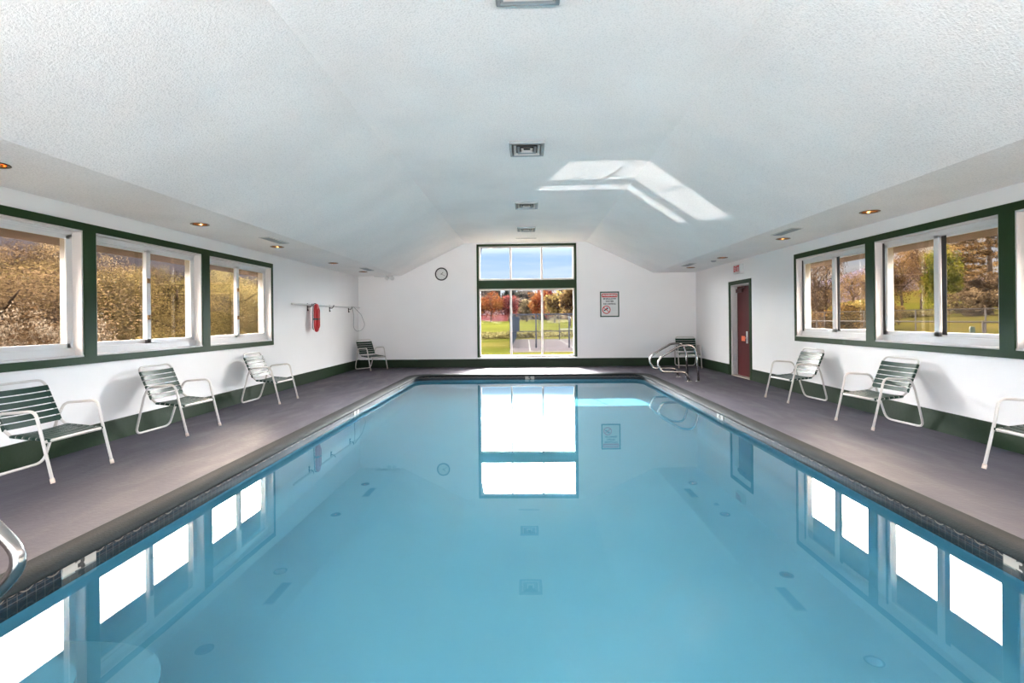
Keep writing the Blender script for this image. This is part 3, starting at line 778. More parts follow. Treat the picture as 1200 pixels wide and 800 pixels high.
def leaf_mat(name, c1, c2, c3=None, sc_=1.2, k=.10):
    c1 = tuple(x * k for x in c1); c2 = tuple(x * k for x in c2); c3 = tuple(x * k for x in c3) if c3 else None
    t = NT(name); g = t.n('ShaderNodeNewGeometry'); oi = t.n('ShaderNodeObjectInfo')
    nz = t.n('ShaderNodeTexNoise', i_Scale=sc_, i_Detail=2.0); t.l(g.outputs['Position'], nz.inputs['Vector'])
    mr = t.n('ShaderNodeMapRange', i_1=.36, i_2=.64); t.l(nz.outputs[0], mr.inputs[0])
    s = t.math('ADD', t.math('MULTIPLY', mr.outputs[0], .68), t.math('MULTIPLY', g.outputs['Random Per Island'], .42))
    s = t.math('SUBTRACT', s, .05)
    r = t.n('ShaderNodeValToRGB'); e = r.color_ramp.elements
    e[0].position = .25; e[0].color = col(c1); e[1].position = .75; e[1].color = col(c3 or c2)
    if c3: m_ = e.new(.5); m_.color = col(c2)
    t.l(s, r.inputs[0])
    hs = t.n('ShaderNodeHueSaturation'); t.l(r.outputs[0], hs.inputs['Color'])
    t.l(t.math('ADD', t.math('MULTIPLY', oi.outputs['Random'], .04), .48), hs.inputs['Hue'])
    t.l(t.math('ADD', t.math('MULTIPLY', oi.outputs['Random'], .4), .8), hs.inputs['Value'])
    d = t.n('ShaderNodeBsdfDiffuse'); tr = t.n('ShaderNodeBsdfTranslucent'); t.l(hs.outputs[0], d.inputs[0]); t.l(hs.outputs[0], tr.inputs[0])
    mx = t.n('ShaderNodeMixShader', i_0=.42); t.l(d.outputs[0], mx.inputs[1]); t.l(tr.outputs[0], mx.inputs[2])
    return t.out(mx.outputs[0])
bark = paint('grey_brown_bark', (.03, .023, .018), .9, .5, 20, .3, 6, 0)

def leaf_mesh(name, centers, size, rng, flat=0.0):
    n = len(centers)
    u = rng.normal(size=(n, 3)); u[:, 2] *= (1 - flat); u /= np.linalg.norm(u, axis=1)[:, None]
    w_ = rng.normal(size=(n, 3)); w_[:, 2] *= (1 - flat); v = np.cross(u, w_); v /= np.linalg.norm(v, axis=1)[:, None] + 1e-9
    sz = size * rng.uniform(.6, 1.3, n)[:, None]
    P = np.stack([centers - u * sz, centers + v * sz * .55, centers + u * sz, centers - v * sz * .55], 1).reshape(-1, 3)
    me = bpy.data.meshes.new(name); me.vertices.add(4 * n); me.vertices.foreach_set('co', P.ravel())
    me.loops.add(4 * n); me.loops.foreach_set('vertex_index', np.arange(4 * n)); me.polygons.add(n)
    me.polygons.foreach_set('loop_start', np.arange(n) * 4); me.polygons.foreach_set('loop_total', np.full(n, 4)); me.update(calc_edges=True)
    return me
def crown_points(kind, n, H, Wd, rng, z0=None):
    """leaf positions for a tree H high and Wd wide standing at the origin"""
    if kind == 'pine':
        pts = []; nl = 13; per = n // (nl * 8)
        for li in range(nl):
            zz0 = H * (.14 + .84 * li / nl); L0 = Wd * .5 * (1 - (li / nl)) ** .55 + .3
            for bi in range(8):
                a = rng.uniform(0, 2 * PI); L = L0 * rng.uniform(.55, 1.1); t = rng.uniform(.25, 1, per) ** .8
                wv = .13 * L * t; lat = rng.normal(0, 1, per) * wv
                x = np.cos(a) * L * t - np.sin(a) * lat; y = np.sin(a) * L * t + np.cos(a) * lat
                zz = zz0 + rng.uniform(-.3, .3) + .10 * L * t + rng.normal(0, .14, per); pts.append(np.stack([x, y, zz], 1))
        return np.concatenate(pts)
    if kind == 'spruce':
        z = H * (1 - rng.uniform(0, 1, n) ** .6) ; z = np.clip(z, .05 * H, H)
        rad = Wd * .5 * (1 - z / H) * (.75 + .25 * np.sin(z / H * 50)) * np.sqrt(rng.uniform(.3, 1, n)) + .05
        a = rng.uniform(0, 2 * PI, n); return np.stack([rad * np.cos(a), rad * np.sin(a), z], 1)
    zb = z0 if z0 is not None else (.22 * H if kind == 'round' else .0)
    nb = 34 if kind == 'round' else 26
    cz = (H + zb) / 2; hh = (H - zb) / 2
    d = rng.normal(size=(nb, 3)); d /= np.linalg.norm(d, axis=1)[:, None]
    q = d * rng.uniform(.45, .86, nb)[:, None]
    cen = q * np.array([Wd / 2, Wd / 2, hh]) + np.array([0, 0, cz])
    if kind == 'shrub': cen[:, 2] = np.abs(cen[:, 2] - cz * .2)
    br = rng.uniform(.16, .30, nb) * min(Wd, hh * 2) * .9
    idx = rng.integers(0, nb, n); dd = rng.normal(size=(n, 3)); dd /= np.linalg.norm(dd, axis=1)[:, None]
    p = cen[idx] + dd * (br[idx] * rng.uniform(.55, 1.05, n))[:, None]
    p[:, 2] = np.clip(p[:, 2], .03 * H, None)
    return p
def make_tree(name, kind, H, Wd, n, leaf, mat, seed, trunk_r=.16, flat=0.0, z0=None):
    rng = np.random.default_rng(seed); r = empty(name)
    me = leaf_mesh('foliage', crown_points(kind, n, H, Wd, rng, z0), leaf, rng, flat); me.materials.append(mat)
    f = bpy.data.objects.new('foliage', me); C.objects.link(f); f.parent = r
    m = MB()
    top = H * (.95 if kind in ('pine', 'spruce') else .75)
    if kind == 'shrub':
        for k_ in range(5):
            a = rng.uniform(0, 6.28); m.tube([(0, 0, -.1), (.2 * Wd * math.cos(a), .2 * Wd * math.sin(a), H * .35), (.33 * Wd * math.cos(a), .33 * Wd * math.sin(a), H * .7)], trunk_r, 6, rr=[trunk_r, trunk_r * .7, trunk_r * .3])
    else:
        m.tube([(0, 0, -.3), (.04 * Wd, .02 * Wd, H * .3), (-.02 * Wd, .0, top * .7), (0, 0, top)], trunk_r, 8, rr=[trunk_r * 1.2, trunk_r, trunk_r * .6, trunk_r * .2])
        if kind in ('round',):
            for k_ in range(7):
                a = k_ * 2.4; z = H * (.28 + .06 * k_); m.tube([(0, 0, z), (.2 * Wd * math.cos(a), .2 * Wd * math.sin(a), z + .12 * H), (.36 * Wd * math.cos(a), .36 * Wd * math.sin(a), z + .2 * H)], .1, 6, rr=[trunk_r * .5, trunk_r * .35, trunk_r * .12])
    m.build('trunk', bark, r); return r
LM = dict(
    olive=leaf_mat('olive_yellow_leaves', (.055, .045, .025), (.34, .28, .10), (.70, .58, .26), .55, .12),
    brown=leaf_mat('brown_gold_leaves', (.065, .045, .032), (.30, .21, .12), (.58, .43, .26), .6, .12),
    pale=leaf_mat('pale_seedhead_shrub_leaves', (.22, .14, .07), (.48, .38, .26), (.85, .76, .62), 3),
    orange=leaf_mat('orange_maple_leaves', (.34, .10, .035), (.62, .24, .06), (.74, .38, .10), .25, .10),
    red=leaf_mat('red_maple_leaves', (.20, .05, .04), (.45, .09, .07), (.60, .18, .09), .25, .085),
    pink=leaf_mat('crimson_maple_leaves', (.22, .07, .08), (.42, .09, .11), (.55, .16, .14), .25),
    gold=leaf_mat('golden_brown_leaves', (.12, .075, .04), (.42, .28, .10), (.70, .50, .18), .35, .12),
    green=leaf_mat('yellow_green_leaves', (.10, .13, .02), (.34, .36, .05), (.55, .48, .08), 1.0),
    needle=leaf_mat('pine_needles', (.10, .075, .035), (.36, .25, .09), (.62, .44, .17), .4, .12),
    spruce=leaf_mat('dark_spruce_needles', (.045, .06, .055), (.11, .12, .10), (.17, .165, .13), .1),
    grass=leaf_mat('dry_tall_grass', (.18, .14, .05), (.36, .29, .11), (.50, .42, .18), .5))
def scatter(proto, places, group=None):
    """places: (x, y, rz, scale, label)"""
    for i, (x, y, rz, s, lb) in enumerate(places):
        z = ground_h(x, y)
        sc3 = (s, s, s) if not isinstance(s, tuple) else s
        if i == 0:
            proto.location = (x, y, z); proto.rotation_euler = (0, 0, rz); proto.scale = sc3; tag(proto, lb, proto.get('cat_', 'tree'), group)
        else: dup(proto, (x, y, z), rz, lb, group, sc3)

# --- left side thicket
tA = make_tree('autumn_tree', 'round', 8.5, 7.5, 34000, .05, LM['olive'], 1, .16, z0=.6)
tB = make_tree('autumn_tree', 'round', 7.0, 6.5, 28000, .05, LM['brown'], 2, .14, z0=.4)
sA = make_tree('autumn_shrub', 'shrub', 2.3, 3.6, 15000, .032, LM['pale'], 3, .03)
sB = make_tree('autumn_shrub', 'shrub', 2.6, 4.2, 13000, .04, LM['olive'], 4, .03)
GL = 'trees in the thicket outside the left windows'
la = 'olive yellow tree in the dense thicket outside the left windows'; lb_ = 'golden brown tree in the dense thicket outside the left windows'
lim = [(-14, 14.5, 0), (-13.5, 19, 2), (-19, 18.5, 1), (-20.5, 25, 1.3), (-22, 34, .4), (-30, 29, 2.2), (-27, 39, 3), (-34, 44, .7), (-15, 26, 4.1), (-21, 40, 1.9)]
scatter(tA, [(x, y, r, (.72, .72, (.196 + .0153 * -x) * (1.45 if y < 7 else 1.05 + .15 * math.sin(3 * y))), la) for x, y, r in lim], GL)
lim = [(-12.6, 11.6, 0), (-17, 16, 1), (-17.3, 21.3, 2), (-24.5, 26, 3), (-28, 34.5, 1.2), (-26.5, 47, 1.6), (-17.5, 30.5, .2), (-25, 22, .9)]
scatter(tB, [(x, y, r, (.78, .78, (.239 + .0186 * -x) * (1.4 if y < 7 else 1.05 + .15 * math.sin(2 * y))), lb_) for x, y, r in lim], GL)
scatter(sA, [(-8.7, 8.9, 0, (.8, .8, .95), 'pale feathery shrub low in the nearest left window'), (-11.0, 11.3, 1, (.9, .9, .8), 'pale feathery shrub low at the right side of the nearest left window'), (-9.3, 7.0, 2, 1.0, 'pale feathery shrub at the left edge of the picture, nearest window')])
sA['category'] = 'shrub'
for o in C.objects:
    if o.name.startswith('autumn_shrub') and o.parent is None: o['category'] = 'shrub'
scatter(sB, [(x, y, r, (.9, .9, .62), 'low olive shrub at the foot of the thicket outside the left windows') for x, y, r in ((-11, 15.2, 1), (-11.5, 19.5, 2), (-12, 23.6, 3), (-9.6, 12.6, 5))], 'low shrubs outside the left windows')

# --- right side
fenceM = paint('galvanised_fence_steel', (.025, .025, .026), .8, spec=0)
def mat_chain():
    t = NT('chain_link_wire'); tc = t.n('ShaderNodeTexCoord'); sp = t.n('ShaderNodeSeparateXYZ'); t.l(tc.outputs['Object'], sp.inputs[0])
    u = t.math('ADD', sp.outputs[0], sp.outputs[1]); p = t.math('ADD', u, sp.outputs[2]); q = t.math('SUBTRACT', u, sp.outputs[2])
    L1 = t.math('LESS_THAN', t.math('FRACT', t.math('MULTIPLY', p, 12.0)), .07); L2 = t.math('LESS_THAN', t.math('FRACT', t.math('MULTIPLY', q, 12.0)), .07)
    d = t.n('ShaderNodeBsdfDiffuse'); d.inputs[0].default_value = (.03, .03, .03, 1); tr = t.n('ShaderNodeBsdfTransparent')
    mx = t.n('ShaderNodeMixShader'); t.l(t.math('MAXIMUM', L1, L2), mx.inputs[0]); t.l(tr.outputs[0], mx.inputs[1]); t.l(d.outputs[0], mx.inputs[2])
    return t.out(mx.outputs[0])
M['chain'] = mat_chain()
def fence(name, p0, p1, zt, zb, posts, label, mid=None, pr=.024, mesh=True, postmat=None):
    r = empty(name, (p0[0], p0[1], zb), 0, label, 'fence')
    d = Vector((p1[0] - p0[0], p1[1] - p0[1], 0)); h = zt - zb
    m = MB(); m.tube([(0, 0, h), (d.x, d.y, h)], pr * .7, 8); m.build('top_rail', postmat or fenceM, r)
    if mid is not None: m = MB(); m.tube([(0, 0, mid - zb), (d.x, d.y, mid - zb)], pr * .6, 8); m.build('middle_rail', postmat or fenceM, r)
    for t in posts:
        m = MB(); q = d * t; m.tube([(q.x, q.y, -.5), (q.x, q.y, h + .03)], pr, 8); m.build('post', postmat or fenceM, r)
    if mesh:
        m = MB(); n_ = Vector((-d.y, d.x, 0)).normalized() * .004
        m.add([n_, d + n_, d + n_ + Vector((0, 0, h)), n_ + Vector((0, 0, h))], [(0, 1, 2, 3)]); m.build('chain_link', M['chain'], r, recalc=False)
    return r
fence('chain_link_fence', (15, 5), (15, 46), 1.50, -.4, [i / 14 for i in range(15)], 'taller chain link fence along the lawn outside the right windows')
fence('chain_link_fence', (9.6, 4), (9.6, 19), 1.155, -.4, [.08, .25, .45, .65, .85, 1], 'lower pipe rail fence nearest the right windows', mesh=False)
m = MB(); m.tube([(0, 0, 0), (0, 0, 1.32), (0, 0, 1.36)], .06, 14, rr=[.06, .06, .04])
tag(m.build('bollard', paint('grey_green_metal', (.012, .020, .017), .7, spec=.05), loc=(11.9, 13.65, -.36)), 'short grey green post on the lawn in the larger right window', 'post')
ub = empty('utility_box', (13.0, 19.3, -.35), .3, 'blue grey utility box outside the far right window', 'box')
m = MB(); m.box(-.5, .5, -.4, .4, 0, 1.08); m.build('cabinet', paint('blue_grey_metal', (.07, .085, .12), .6, spec=.1), ub, bevel=.03)
m = MB(); m.box(-.53, .53, -.43, .43, 1.08, 1.14); m.build('lid', paint('pale_grey_metal', (.14, .145, .16), .6, spec=.1), ub, bevel=.01)
pine = make_tree('pine_tree', 'pine', 17, 17, 22000, .14, LM['needle'], 11, .32, flat=.3)
scatter(pine, [(68, 75, .4, 1.0, 'large spreading pine in the larger right window'), (60, 52, 2.0, .9, 'spreading pine beyond the lawn at the right picture edge'), (84, 98, 1.1, 1.0, 'pine behind the large spreading pine on the right')])
rg = make_tree('autumn_tree', 'round', 9, 7.5, 11000, .16, LM['green'], 12, .18, z0=1.0)
scatter(rg, [(45.5, 56, 0, (.52, .52, .82), 'yellow green tree left of the pine in the larger right window')])
rb = make_tree('autumn_tree', 'round', 11, 9, 7000, .13, LM['gold'], 13, .2, z0=.8)
lg = 'golden brown tree in the tree line outside the right windows'
scatter(rb, [(x, y, r, s, lg) for x, y, r, s in ((41.5, 59, 0, (.45, .45, .66)), (34.5, 60, 1, (.5, .5, .36)), (43.5, 74, 2, (.6, .6, .42)), (42.5, 57.5, 3, (.55, .55, .78)), (27.5, 51, 4, .44), (51.5, 66.5, .4, (.5, .5, .86)), (50, 78, 5, (.6, .6, .6)))], 'tree line outside the right windows')
rr2 = make_tree('autumn_tree', 'round', 10, 8, 4200, .12, LM['brown'], 14, .2, z0=.6)
scatter(rr2, [(x, y, r, s, 'russet brown tree seen in the far right window') for x, y, r, s in ((22.5, 39.5, 0, (.42, .42, .75)), (25.2, 42.5, 1, (.40, .40, .78)), (24.5, 48, 2, .8), (36.5, 53, 1, (.4, .4, .55)))], 'russet trees in the far right window')
sC = make_tree('autumn_shrub', 'shrub', 2.6, 4.6, 8000, .09, LM['brown'], 15, .04)
scatter(sC, [(39, 44.5, 0, 1.0, 'rounded brown bush on the lawn under the pine'), (54, 55, 1, 1.5, 'brown bush behind the rounded bush under the pine'), (60, 66, 2, 1.6, 'wide brown bush at the foot of the large pine')])
hs = make_tree('autumn_shrub', 'shrub', 2.2, 4.0, 6000, .08, LM['gold'], 16, .03)
scatter(hs, [(x, y, r, (1, 1, .9), 'golden hedge bush behind the taller fence outside the right windows') for x, y, r in ((24, 36, 0), (20.5, 33, 1), (28, 44, 2), (33, 50, 3), (22.5, 40, 4), (37, 53, 5))], 'hedge bushes behind the taller fence')
for o in C.objects:
    if o.parent is None and o.name.startswith('autumn_shrub'): o['category'] = 'shrub'

# --- beyond the far window
court = MB(); court.box(-1.0, 26, 27.5, 47, -.80, -.585); struct(court.build('court_slab', paint('pinkish_grey_court', (.024, .021, .022), .8, .1, 5, .1, .4, 0), recalc=False), 'grey tennis court beyond the lawn')
ct = MB(); zc = -.583
for a in ((.2, .28, 29, 46), (3.0, 3.08, 29, 46), (9, 9.08, 29, 46)): ct.box(a[0], a[1], a[2], a[3], zc, zc + .004)
ct.box(.2, 14, 29, 29.1, zc, zc + .004); ct.box(.2, 14, 45, 45.1, zc, zc + .004)
struct(ct.build('court_lines', paint('dull_white_line', (.055, .055, .052), .8, spec=0), recalc=False), 'dull court lines')
dk = paint('dark_fence_post', (.012, .013, .017), .8, spec=0)
fence('court_fence', (-1.02, 33), (-1.02, 75), 1.58, -.62, [0, .12, .25, .4, .55, .7, .85, 1], 'tall court fence running back on the left side, covered by a dark windscreen', pr=.05, mesh=False, postmat=dk)
m = MB(); m.box(-1.0, -.97, 33.05, 75, -.55, 1.50); ws = m.build('windscreen', paint('blue_grey_windscreen_cloth', (.004, .006, .010), .9, .2, 3, .3, .6, 0), recalc=False)
tag(ws, 'dark blue grey windscreen sheet seen through the tall window', 'windscreen')
fence('court_fence', (-1.02, 32.9), (13, 32.9), 1.62, -.62, [0, .12, .275, .45, .62, .8, 1], 'wire court fence crossing in front of the tennis court', mid=.50, pr=.05, mesh=True, postmat=dk)
fence('court_fence', (-1.0, 75.2), (26, 75.2), 1.9, -.45, [i / 9 for i in range(10)], 'wire court fence at the far end of the tennis court', pr=.05, mesh=False, postmat=dk)
nt = empty('tennis_net', (3.04, 45.4, -.585), 0, 'tennis net with dark post on the grey court', 'net')
for x in (0, 10.5): m = MB(); m.tube([(x, 0, 0), (x, 0, 1.05)], .05, 8); m.build('net_post', dk, nt)
m = MB(); m.box(0, 10.5, -.01, .01, .92, .99); m.build('net_band', paint('dull_net_tape', (.08, .08, .08), .8, spec=0), nt)
m = MB()
for k in range(9): m.box(0, 10.5, -.004, .004, .1 + .1 * k, .106 + .1 * k)
for k in range(60): m.box(.175 * k, .175 * k + .006, -.004, .004, .1, .92)
m.build('net_mesh', dk, nt, recalc=False)
rng = np.random.default_rng(5)
n = 60000; px = rng.uniform(-26, 40, n); py = rng.uniform(51, 62, n) + 2.5 * np.sin(px * .3); keep = ~((px > -1.3) & (py < 75.5) & (px < 27) & (py < 48.5)); px, py = px[keep], py[keep]
hz = np.array([ground_h(a, b) for a, b in zip(px, py)]); pz = hz + rng.uniform(0, .55, len(px)) * (.6 + .4 * np.sin(px * .9 + py))
gm = leaf_mesh('tall_grass', np.stack([px, py, pz], 1), .13, rng); gm.materials.append(LM['grass'])
go = bpy.data.objects.new('tall_grass', gm); C.objects.link(go); tag(go, 'band of dry tall grass between the lawn and the bright field', 'grass', kind='stuff')
m = MB(); n1 = 30
ff = [(x, y, ground_h(x, y) + .02) for y in np.arange(66, 146, 4) for x in np.arange(-70, 71, 5)]; c1 = len(np.arange(-70, 71, 5)); r1 = len(np.arange(66, 146, 4))
m.add(ff, [(j * c1 + i, j * c1 + i + 1, (j + 1) * c1 + i + 1, (j + 1) * c1 + i) for j in range(r1 - 1) for i in range(c1 - 1)], True)
struct(m.build('field_ground', paint('bright_meadow_grass', (.024, .0245, .0048), .9, 0, 1, .25, .08, 0), recalc=False), 'bright green field')
far = [('orange', 'orange maple in the far tree row, left pane of the tall window', -10.6, 150, 9.6, 8.2, 'round'), ('pink', 'crimson maple beside the orange one in the far tree row', -5.0, 152, 9.0, 6.5, 'round'),
       ('red', 'dark red maple at the left end of the far tree row', -14.6, 150, 6.0, 5.0, 'round'), ('red', 'small red maple top behind the orange middle tree', 7.4, 172, 12.5, 7, 'round'),
       ('orange', 'broad orange maple in the middle pane of the tall window', 4.4, 140, 8.7, 7.2, 'round'), ('gold', 'golden tree in the middle pane right of the orange maple', 7.2, 126, 8.6, 5.5, 'round'),
       ('gold', 'tall golden brown tree left in the right pane of the tall window', 8.6, 98, 8.7, 4.6, 'round'), ('gold', 'broad golden brown tree right in the right pane of the tall window', 12.4, 96, 8.2, 5.6, 'round'),
       ('brown', 'russet tree partly hidden behind the mullion of the middle pane', .2, 148, 6.5, 6, 'round'), ('gold', 'golden tree at the right edge of the tall window', 17.5, 104, 9, 6, 'round')]
for i, (mt, lb, x, y, H, W2, kd) in enumerate(far):
    t = make_tree('maple_tree' if 'maple' in lb else 'autumn_tree', kd, H, W2, 2600, .26, LM[mt], 40 + i, .2, z0=H * .12)
    t.location = (x, y, ground_h(x, y)); tag(t, lb, 'tree')
for i, (x, y) in enumerate(((11.2, 86), (14.0, 88))):
    t = make_tree('autumn_shrub', 'shrub', 3.0, 4.6, 2000, .2, leaf_mat('dark_bush_%d' % i, (.05, .04, .03), (.13, .10, .06)), 70 + i, .05); t.location = (x, y, ground_h(x, y)); tag(t, ['dark bush left under the golden trees behind the court', 'dark bush right under the golden trees behind the court'][i], 'shrub')
# barn
bn = empty('barn', (-15.5, 176, ground_h(-15.5, 176)), .1, 'low red barn with pale roof behind the maples', 'barn')
m = MB(); m.box(-9, 9, -3, 3, -.5, 2.0); m.build('barn_wall', paint('barn_red', (.045, .012, .012), .8, spec=0), bn)
m = MB(); m.prism([(-3.4, 1.9), (0, 3.4), (3.4, 1.9)], 'x', -9.3, 9.3); m.build('barn_roof', paint('pale_tin_roof', (.06, .045, .05), .9, spec=0), bn)
# conifer forest on the hillside
def hill_h(x, y): return 0
hl = MB(); hx = list(np.arange(-120, 141, 10)); hy = list(np.arange(190, 331, 20))
def hh(x, y):
    t = smooth(190, 330, y); return ground_h(x, y) - 1 + t * (9 + 6 * math.exp(-((x + 40) / 30) ** 2) - 1.5 * math.exp(-((x - 20) / 25) ** 2))
hl.add([(x, y, hh(x, y)) for y in hy for x in hx], [(j * len(hx) + i, j * len(hx) + i + 1, (j + 1) * len(hx) + i + 1, (j + 1) * len(hx) + i) for j in range(len(hy) - 1) for i in range(len(hx) - 1)], True)
forest = paint('grey_forest_hillside', (.022, .020, .019), .95, .8, .25, .4, .12, 0, bdist=2)
struct(hl.build('hillside_ground', forest, recalc=False), 'wooded hillside beyond the field')
spr = make_tree('spruce_tree', 'spruce', 13, 6, 1500, .5, LM['spruce'], 90, .25)
gry = make_tree('grey_tree', 'round', 12, 8, 1500, .5, leaf_mat('greyish_distant_leaves', (.13, .12, .11), (.22, .19, .17), (.30, .24, .20), .1), 91, .25)
rng = np.random.default_rng(12)
HILL = []
def place_hill(proto, n, group, lb, ymin, seed):
    rg_ = np.random.default_rng(seed); c = 0
    for k_ in range(n * 30):
        if c >= n: break
        y = rg_.uniform(ymin, 318); x = (rg_.uniform(556, 682) - 616) / 585 * y
        if any((x - a_) ** 2 + (y - b_) ** 2 < 6.2 ** 2 for a_, b_ in HILL): continue
        HILL.append((x, y))
        z = hh(x, y) - .5; s = rg_.uniform(.6, .95)
        if c == 0: proto.location = (x, y, z); proto.scale = (s, s, s); tag(proto, lb, 'tree', group)
        else: dup(proto, (x, y, z), rg_.uniform(0, 6), lb, group, (s, s, s))
        c += 1
place_hill(spr, 80, 'dark conifers on the hillside beyond the field', 'dark grey conifer on the wooded hillside seen through the tall window', 200, 1)
place_hill(gry, 60, 'bare grey trees on the hillside beyond the field', 'greyish leafless looking tree on the wooded hillside seen through the tall window', 196, 2)
# far hills left and right
def hillmesh(name, cx_, cy_, L, Wd, H, mat, label, rz=0):
    m = MB(); nu, nv = 26, 12; vs = []
    for j in range(nv + 1):
        for i in range(nu + 1):
            u = -1 + 2 * i / nu; v = -1 + 2 * j / nv
            z = H * max(0, (1 - u * u)) ** 1.2 * max(0, 1 - v * v) * (1 + .18 * math.sin(6 * u + 1) + .1 * math.sin(11 * u))
            x, y = u * L, v * Wd; vs.append((cx_ + x * math.cos(rz) - y * math.sin(rz), cy_ + x * math.sin(rz) + y * math.cos(rz), z - 1))
    m.add(vs, [(j * (nu + 1) + i, j * (nu + 1) + i + 1, (j + 1) * (nu + 1) + i + 1, (j + 1) * (nu + 1) + i) for j in range(nv) for i in range(nu)], True)
    struct(m.build(name, mat, recalc=False), label)
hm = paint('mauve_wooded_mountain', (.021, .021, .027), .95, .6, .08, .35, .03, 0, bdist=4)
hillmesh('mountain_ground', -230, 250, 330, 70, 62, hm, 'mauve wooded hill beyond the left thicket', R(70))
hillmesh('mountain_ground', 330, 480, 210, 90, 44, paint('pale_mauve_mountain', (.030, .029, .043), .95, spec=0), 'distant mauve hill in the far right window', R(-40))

# ------------------------------------------------------------------ sky
FAR_FILL = 105.0; BOUNCE = 22.0; THROW = 10.0; SKYHI = 16.0; BACK_FILL = 2.4  # strengths of the added sky brightening and fill lamps
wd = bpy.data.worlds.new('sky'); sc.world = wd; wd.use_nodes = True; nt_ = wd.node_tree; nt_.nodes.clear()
def wn(t, **k):
    n_ = nt_.nodes.new(t)
    for a, b in k.items(): setattr(n_, a, b)
    return n_
tc = wn('ShaderNodeTexCoord'); sp = wn('ShaderNodeSeparateXYZ'); nt_.links.new(tc.outputs['Generated'], sp.inputs[0])
rmp = wn('ShaderNodeValToRGB'); e = rmp.color_ramp.elements
SKY = [(.0, (.20, .205, .215)), (.045, (.225, .23, .24)), (.08, (.145, .185, .25)), (.13, (.105, .158, .25)), (.18, (.62, .76, .95))]
e[0].position = 0; e[0].color = col(SKY[0][1]); e[1].position = 1; e[1].color = (1, .955, .91, 1)
for p, c in SKY[1:]: x = e.new(p); x.color = col(c)
x = e.new(.24); x.color = (1, .955, .91, 1)
nt_.links.new(sp.outputs[2], rmp.inputs[0])
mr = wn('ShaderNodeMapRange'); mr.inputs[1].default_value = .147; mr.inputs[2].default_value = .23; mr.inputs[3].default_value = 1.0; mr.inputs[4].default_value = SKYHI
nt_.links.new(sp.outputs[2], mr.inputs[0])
mp = wn('ShaderNodeMapping'); mp.inputs['Scale'].default_value = (2.2, 2.2, 26); nt_.links.new(tc.outputs['Generated'], mp.inputs[0])
nz = wn('ShaderNodeTexNoise'); nz.inputs['Scale'].default_value = 1.6; nz.inputs['Detail'].default_value = 5; nt_.links.new(mp.outputs[0], nz.inputs['Vector'])
cr = wn('ShaderNodeMapRange'); cr.inputs[1].default_value = .45; cr.inputs[2].default_value = .72; cr.inputs[3].default_value = 0; cr.inputs[4].default_value = .75; nt_.links.new(nz.outputs[0], cr.inputs[0])
fd = wn('ShaderNodeMapRange'); fd.inputs[1].default_value = .13; fd.inputs[2].default_value = .19; fd.inputs[3].default_value = 1; fd.inputs[4].default_value = 0; nt_.links.new(sp.outputs[2], fd.inputs[0])
fm = wn('ShaderNodeMath', operation='MULTIPLY'); nt_.links.new(cr.outputs[0], fm.inputs[0]); nt_.links.new(fd.outputs[0], fm.inputs[1])
mx = wn('ShaderNodeMix', data_type='RGBA'); nt_.links.new(fm.outputs[0], mx.inputs[0]); nt_.links.new(rmp.outputs[0], mx.inputs[6]); mx.inputs[7].default_value = (.215, .235, .26, 1)
# brightness added low in the unseen sky behind the viewer, to light the hall
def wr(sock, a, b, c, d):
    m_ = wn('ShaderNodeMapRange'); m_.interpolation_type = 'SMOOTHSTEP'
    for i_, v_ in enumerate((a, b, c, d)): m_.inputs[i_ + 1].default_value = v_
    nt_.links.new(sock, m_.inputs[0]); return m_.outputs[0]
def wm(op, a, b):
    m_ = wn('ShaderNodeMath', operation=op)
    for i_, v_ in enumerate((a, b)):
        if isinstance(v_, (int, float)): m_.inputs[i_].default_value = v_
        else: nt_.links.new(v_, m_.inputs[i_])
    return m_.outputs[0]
back_fill = wm('MULTIPLY', wr(sp.outputs[1], -.35, -.75, 0, 1), wr(sp.outputs[2], .25, .45, 1, 0))
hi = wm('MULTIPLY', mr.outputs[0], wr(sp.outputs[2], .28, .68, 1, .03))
# sky brightness added beyond the tall window, to light the far end
far_fill = wm('MULTIPLY', wr(sp.outputs[1], .74, .94, 0, 1), wm('MULTIPLY', wr(sp.outputs[2], .147, .24, 0, 1), wr(sp.outputs[2], .50, .85, 1, .1)))
tot = wm('ADD', wm('ADD', hi, wm('MULTIPLY', far_fill, FAR_FILL)), wm('MULTIPLY', back_fill, BACK_FILL))
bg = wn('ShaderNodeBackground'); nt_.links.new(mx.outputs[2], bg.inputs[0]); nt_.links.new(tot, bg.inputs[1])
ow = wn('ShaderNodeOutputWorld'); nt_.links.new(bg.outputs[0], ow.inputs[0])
wd.cycles.sampling_method = 'MANUAL'; wd.cycles.sample_map_resolution = 512

# ------------------------------------------------------------------ lights
sl = bpy.data.lights.new('sun', 'SUN'); sl.energy = 5.5; sl.angle = R(.53); sl.color = (1, .93, .84)
so = bpy.data.objects.new('sun', sl); C.objects.link(so); so.rotation_mode = 'QUATERNION'; so.rotation_quaternion = SUN.to_track_quat('-Z', 'Y'); so.location = (0, 30, 20)
sl.cycles.is_caustics_light = True
# sky portals in the window openings
def portal(loc, rot, sx_, sy_):
    l = bpy.data.lights.new('sky_portal', 'AREA'); l.shape = 'RECTANGLE'; l.size = sx_; l.size_y = sy_; l.cycles.is_portal = True
    o = bpy.data.objects.new('sky_portal', l); C.objects.link(o); o.location = loc; o.rotation_euler = rot
for a, b in LW: portal((-XW - .22, (a + b) / 2, (WZ0 + WZ1) / 2), (0, R(-90), 0), WZ1 - WZ0, b - a)
for a, b in RW: portal((XW + .22, (a + b) / 2, (WZ0 + WZ1) / 2), (0, R(90), 0), WZ1 - WZ0, b - a)
portal((.03, YF + .2, 1.8), (R(-90), 0, 0), 2.8, 3.2)
portal((0, YB - .2, 1.45), (R(90), 0, 0), 8.4, 2.5)
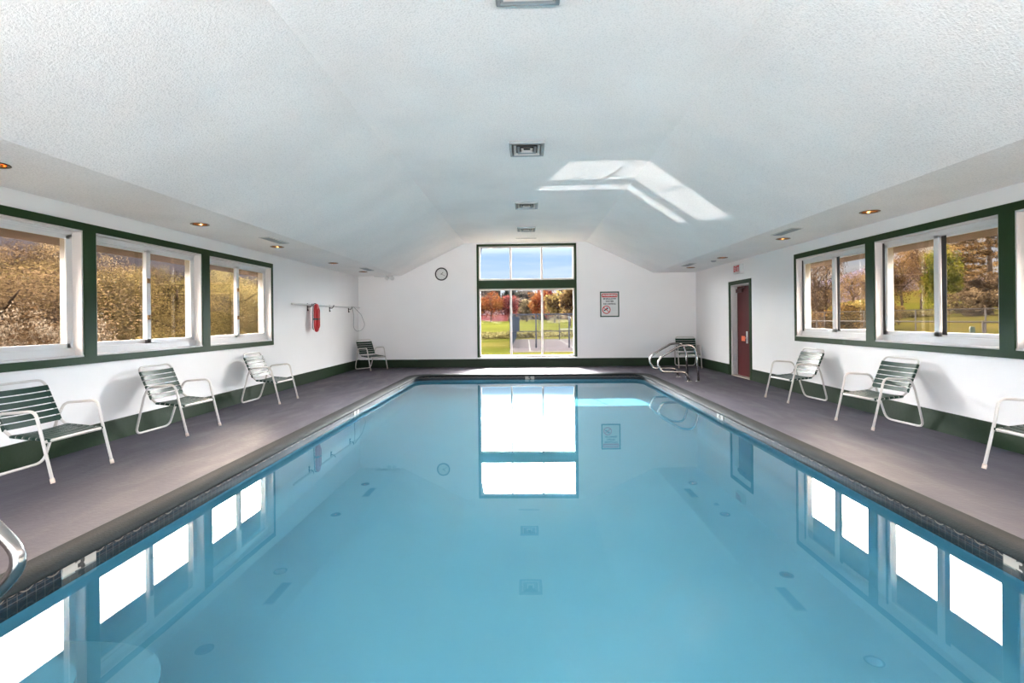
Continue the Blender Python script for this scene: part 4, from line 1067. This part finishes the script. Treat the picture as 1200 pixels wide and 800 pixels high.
# narrow lamps added in place of sunlight reflected off the water onto the ceiling
RD = Vector((SUN.x, SUN.y, -SUN.z)); E_REF = .5
xs_p = [(FX0 + t_ + .038, MX[0] - .026), (MX[0] + .026, MX[1] - .026), (MX[1] + .026, FX1 - t_ - .038)]
el_c = math.hypot(RD.x, RD.y); az = math.atan2(SUN.x, -SUN.y)
for (z0, z1) in ((2.44, 3.30), (1.84, 2.12)):
    for (a, b) in xs_p:
        ns = 4
        for k in range(ns):
            xa = a + (b - a) * k / ns; xb = a + (b - a) * (k + 1) / ns
            zc_ = (z0 + z1) / 2; h = (zc_ - WZ) / -SUN.z
            hit = Vector(((xa + xb) / 2, YF + .08, zc_)) + SUN * h
            pos = hit + RD * 1.0
            l = bpy.data.lights.new('water_glint_lamp', 'AREA'); l.shape = 'RECTANGLE'; l.size = (xb - xa) * math.cos(az); l.size_y = (z1 - z0) * el_c
            l.spread = R(.7); l.energy = E_REF * l.size * l.size_y; l.color = (1, .97, .93)
            o = bpy.data.objects.new('water_glint_lamp', l); C.objects.link(o); o.location = pos
            zax = -RD; xax = Vector((-RD.y, RD.x, 0)).normalized(); yax = zax.cross(xax)
            o.rotation_euler = Matrix((xax, yax, zax)).transposed().to_euler()

# unseen fill lamps added behind the viewer, aimed up to brighten the ceiling
for x, d, e_, spd in ((-3.3, (.1, .78, .62), BOUNCE, 170), (3.3, (-.1, .78, .62), BOUNCE, 170), (-2.0, (.0, .955, .30), THROW, 60), (2.0, (.0, .955, .30), THROW, 60)):
    l = bpy.data.lights.new('added_fill_lamp', 'AREA'); l.shape = 'RECTANGLE'; l.size = 1.4; l.size_y = .5; l.energy = e_; l.color = (1, .94, .90); l.spread = R(spd)
    o = bpy.data.objects.new('added_fill_lamp', l); C.objects.link(o); o.location = (x, -2.2, 1.3)
    o.rotation_euler = Vector(d).to_track_quat('-Z', 'Y').to_euler()

# ------------------------------------------------------------------ camera
cam = bpy.data.cameras.new('camera'); co = bpy.data.objects.new('camera', cam); C.objects.link(co)
cam.sensor_fit = 'HORIZONTAL'; cam.sensor_width = 36; cam.lens = 585 * 36 / 1200
psi, rho = R(1.586), R(.6)
fw = Vector((-math.sin(psi), math.cos(psi), 0)); rt = Vector((math.cos(psi), math.sin(psi), 0)); up = Vector((0, 0, 1))
X_ = rt * math.cos(rho) - up * math.sin(rho); Y_ = rt * math.sin(rho) + up * math.cos(rho)
mtx = Matrix((X_, Y_, -fw)).transposed().to_4x4(); mtx.translation = Vector((0, 0, 1.32)); co.matrix_world = mtx
cam.shift_x = 0; cam.shift_y = -(400 - (373.6 + 16.2 * math.sin(rho))) / 1200
cam.clip_end = 2000; cam.clip_start = .05
sc.camera = co

sc.view_settings.view_transform = 'Standard'; sc.view_settings.look = 'None'; sc.view_settings.gamma = 1; sc.view_settings.use_curve_mapping = False
sc.view_settings.exposure = 2.2
cy_ = sc.cycles
cy_.use_denoising = True
try: cy_.denoiser = 'OPENIMAGEDENOISE'
except Exception: pass
cy_.max_bounces = 14; cy_.diffuse_bounces = 6; cy_.glossy_bounces = 5; cy_.transmission_bounces = 8; cy_.transparent_max_bounces = 16
cy_.sample_clamp_indirect = 8; cy_.caustics_reflective = True; cy_.caustics_refractive = True; cy_.blur_glossy = .5
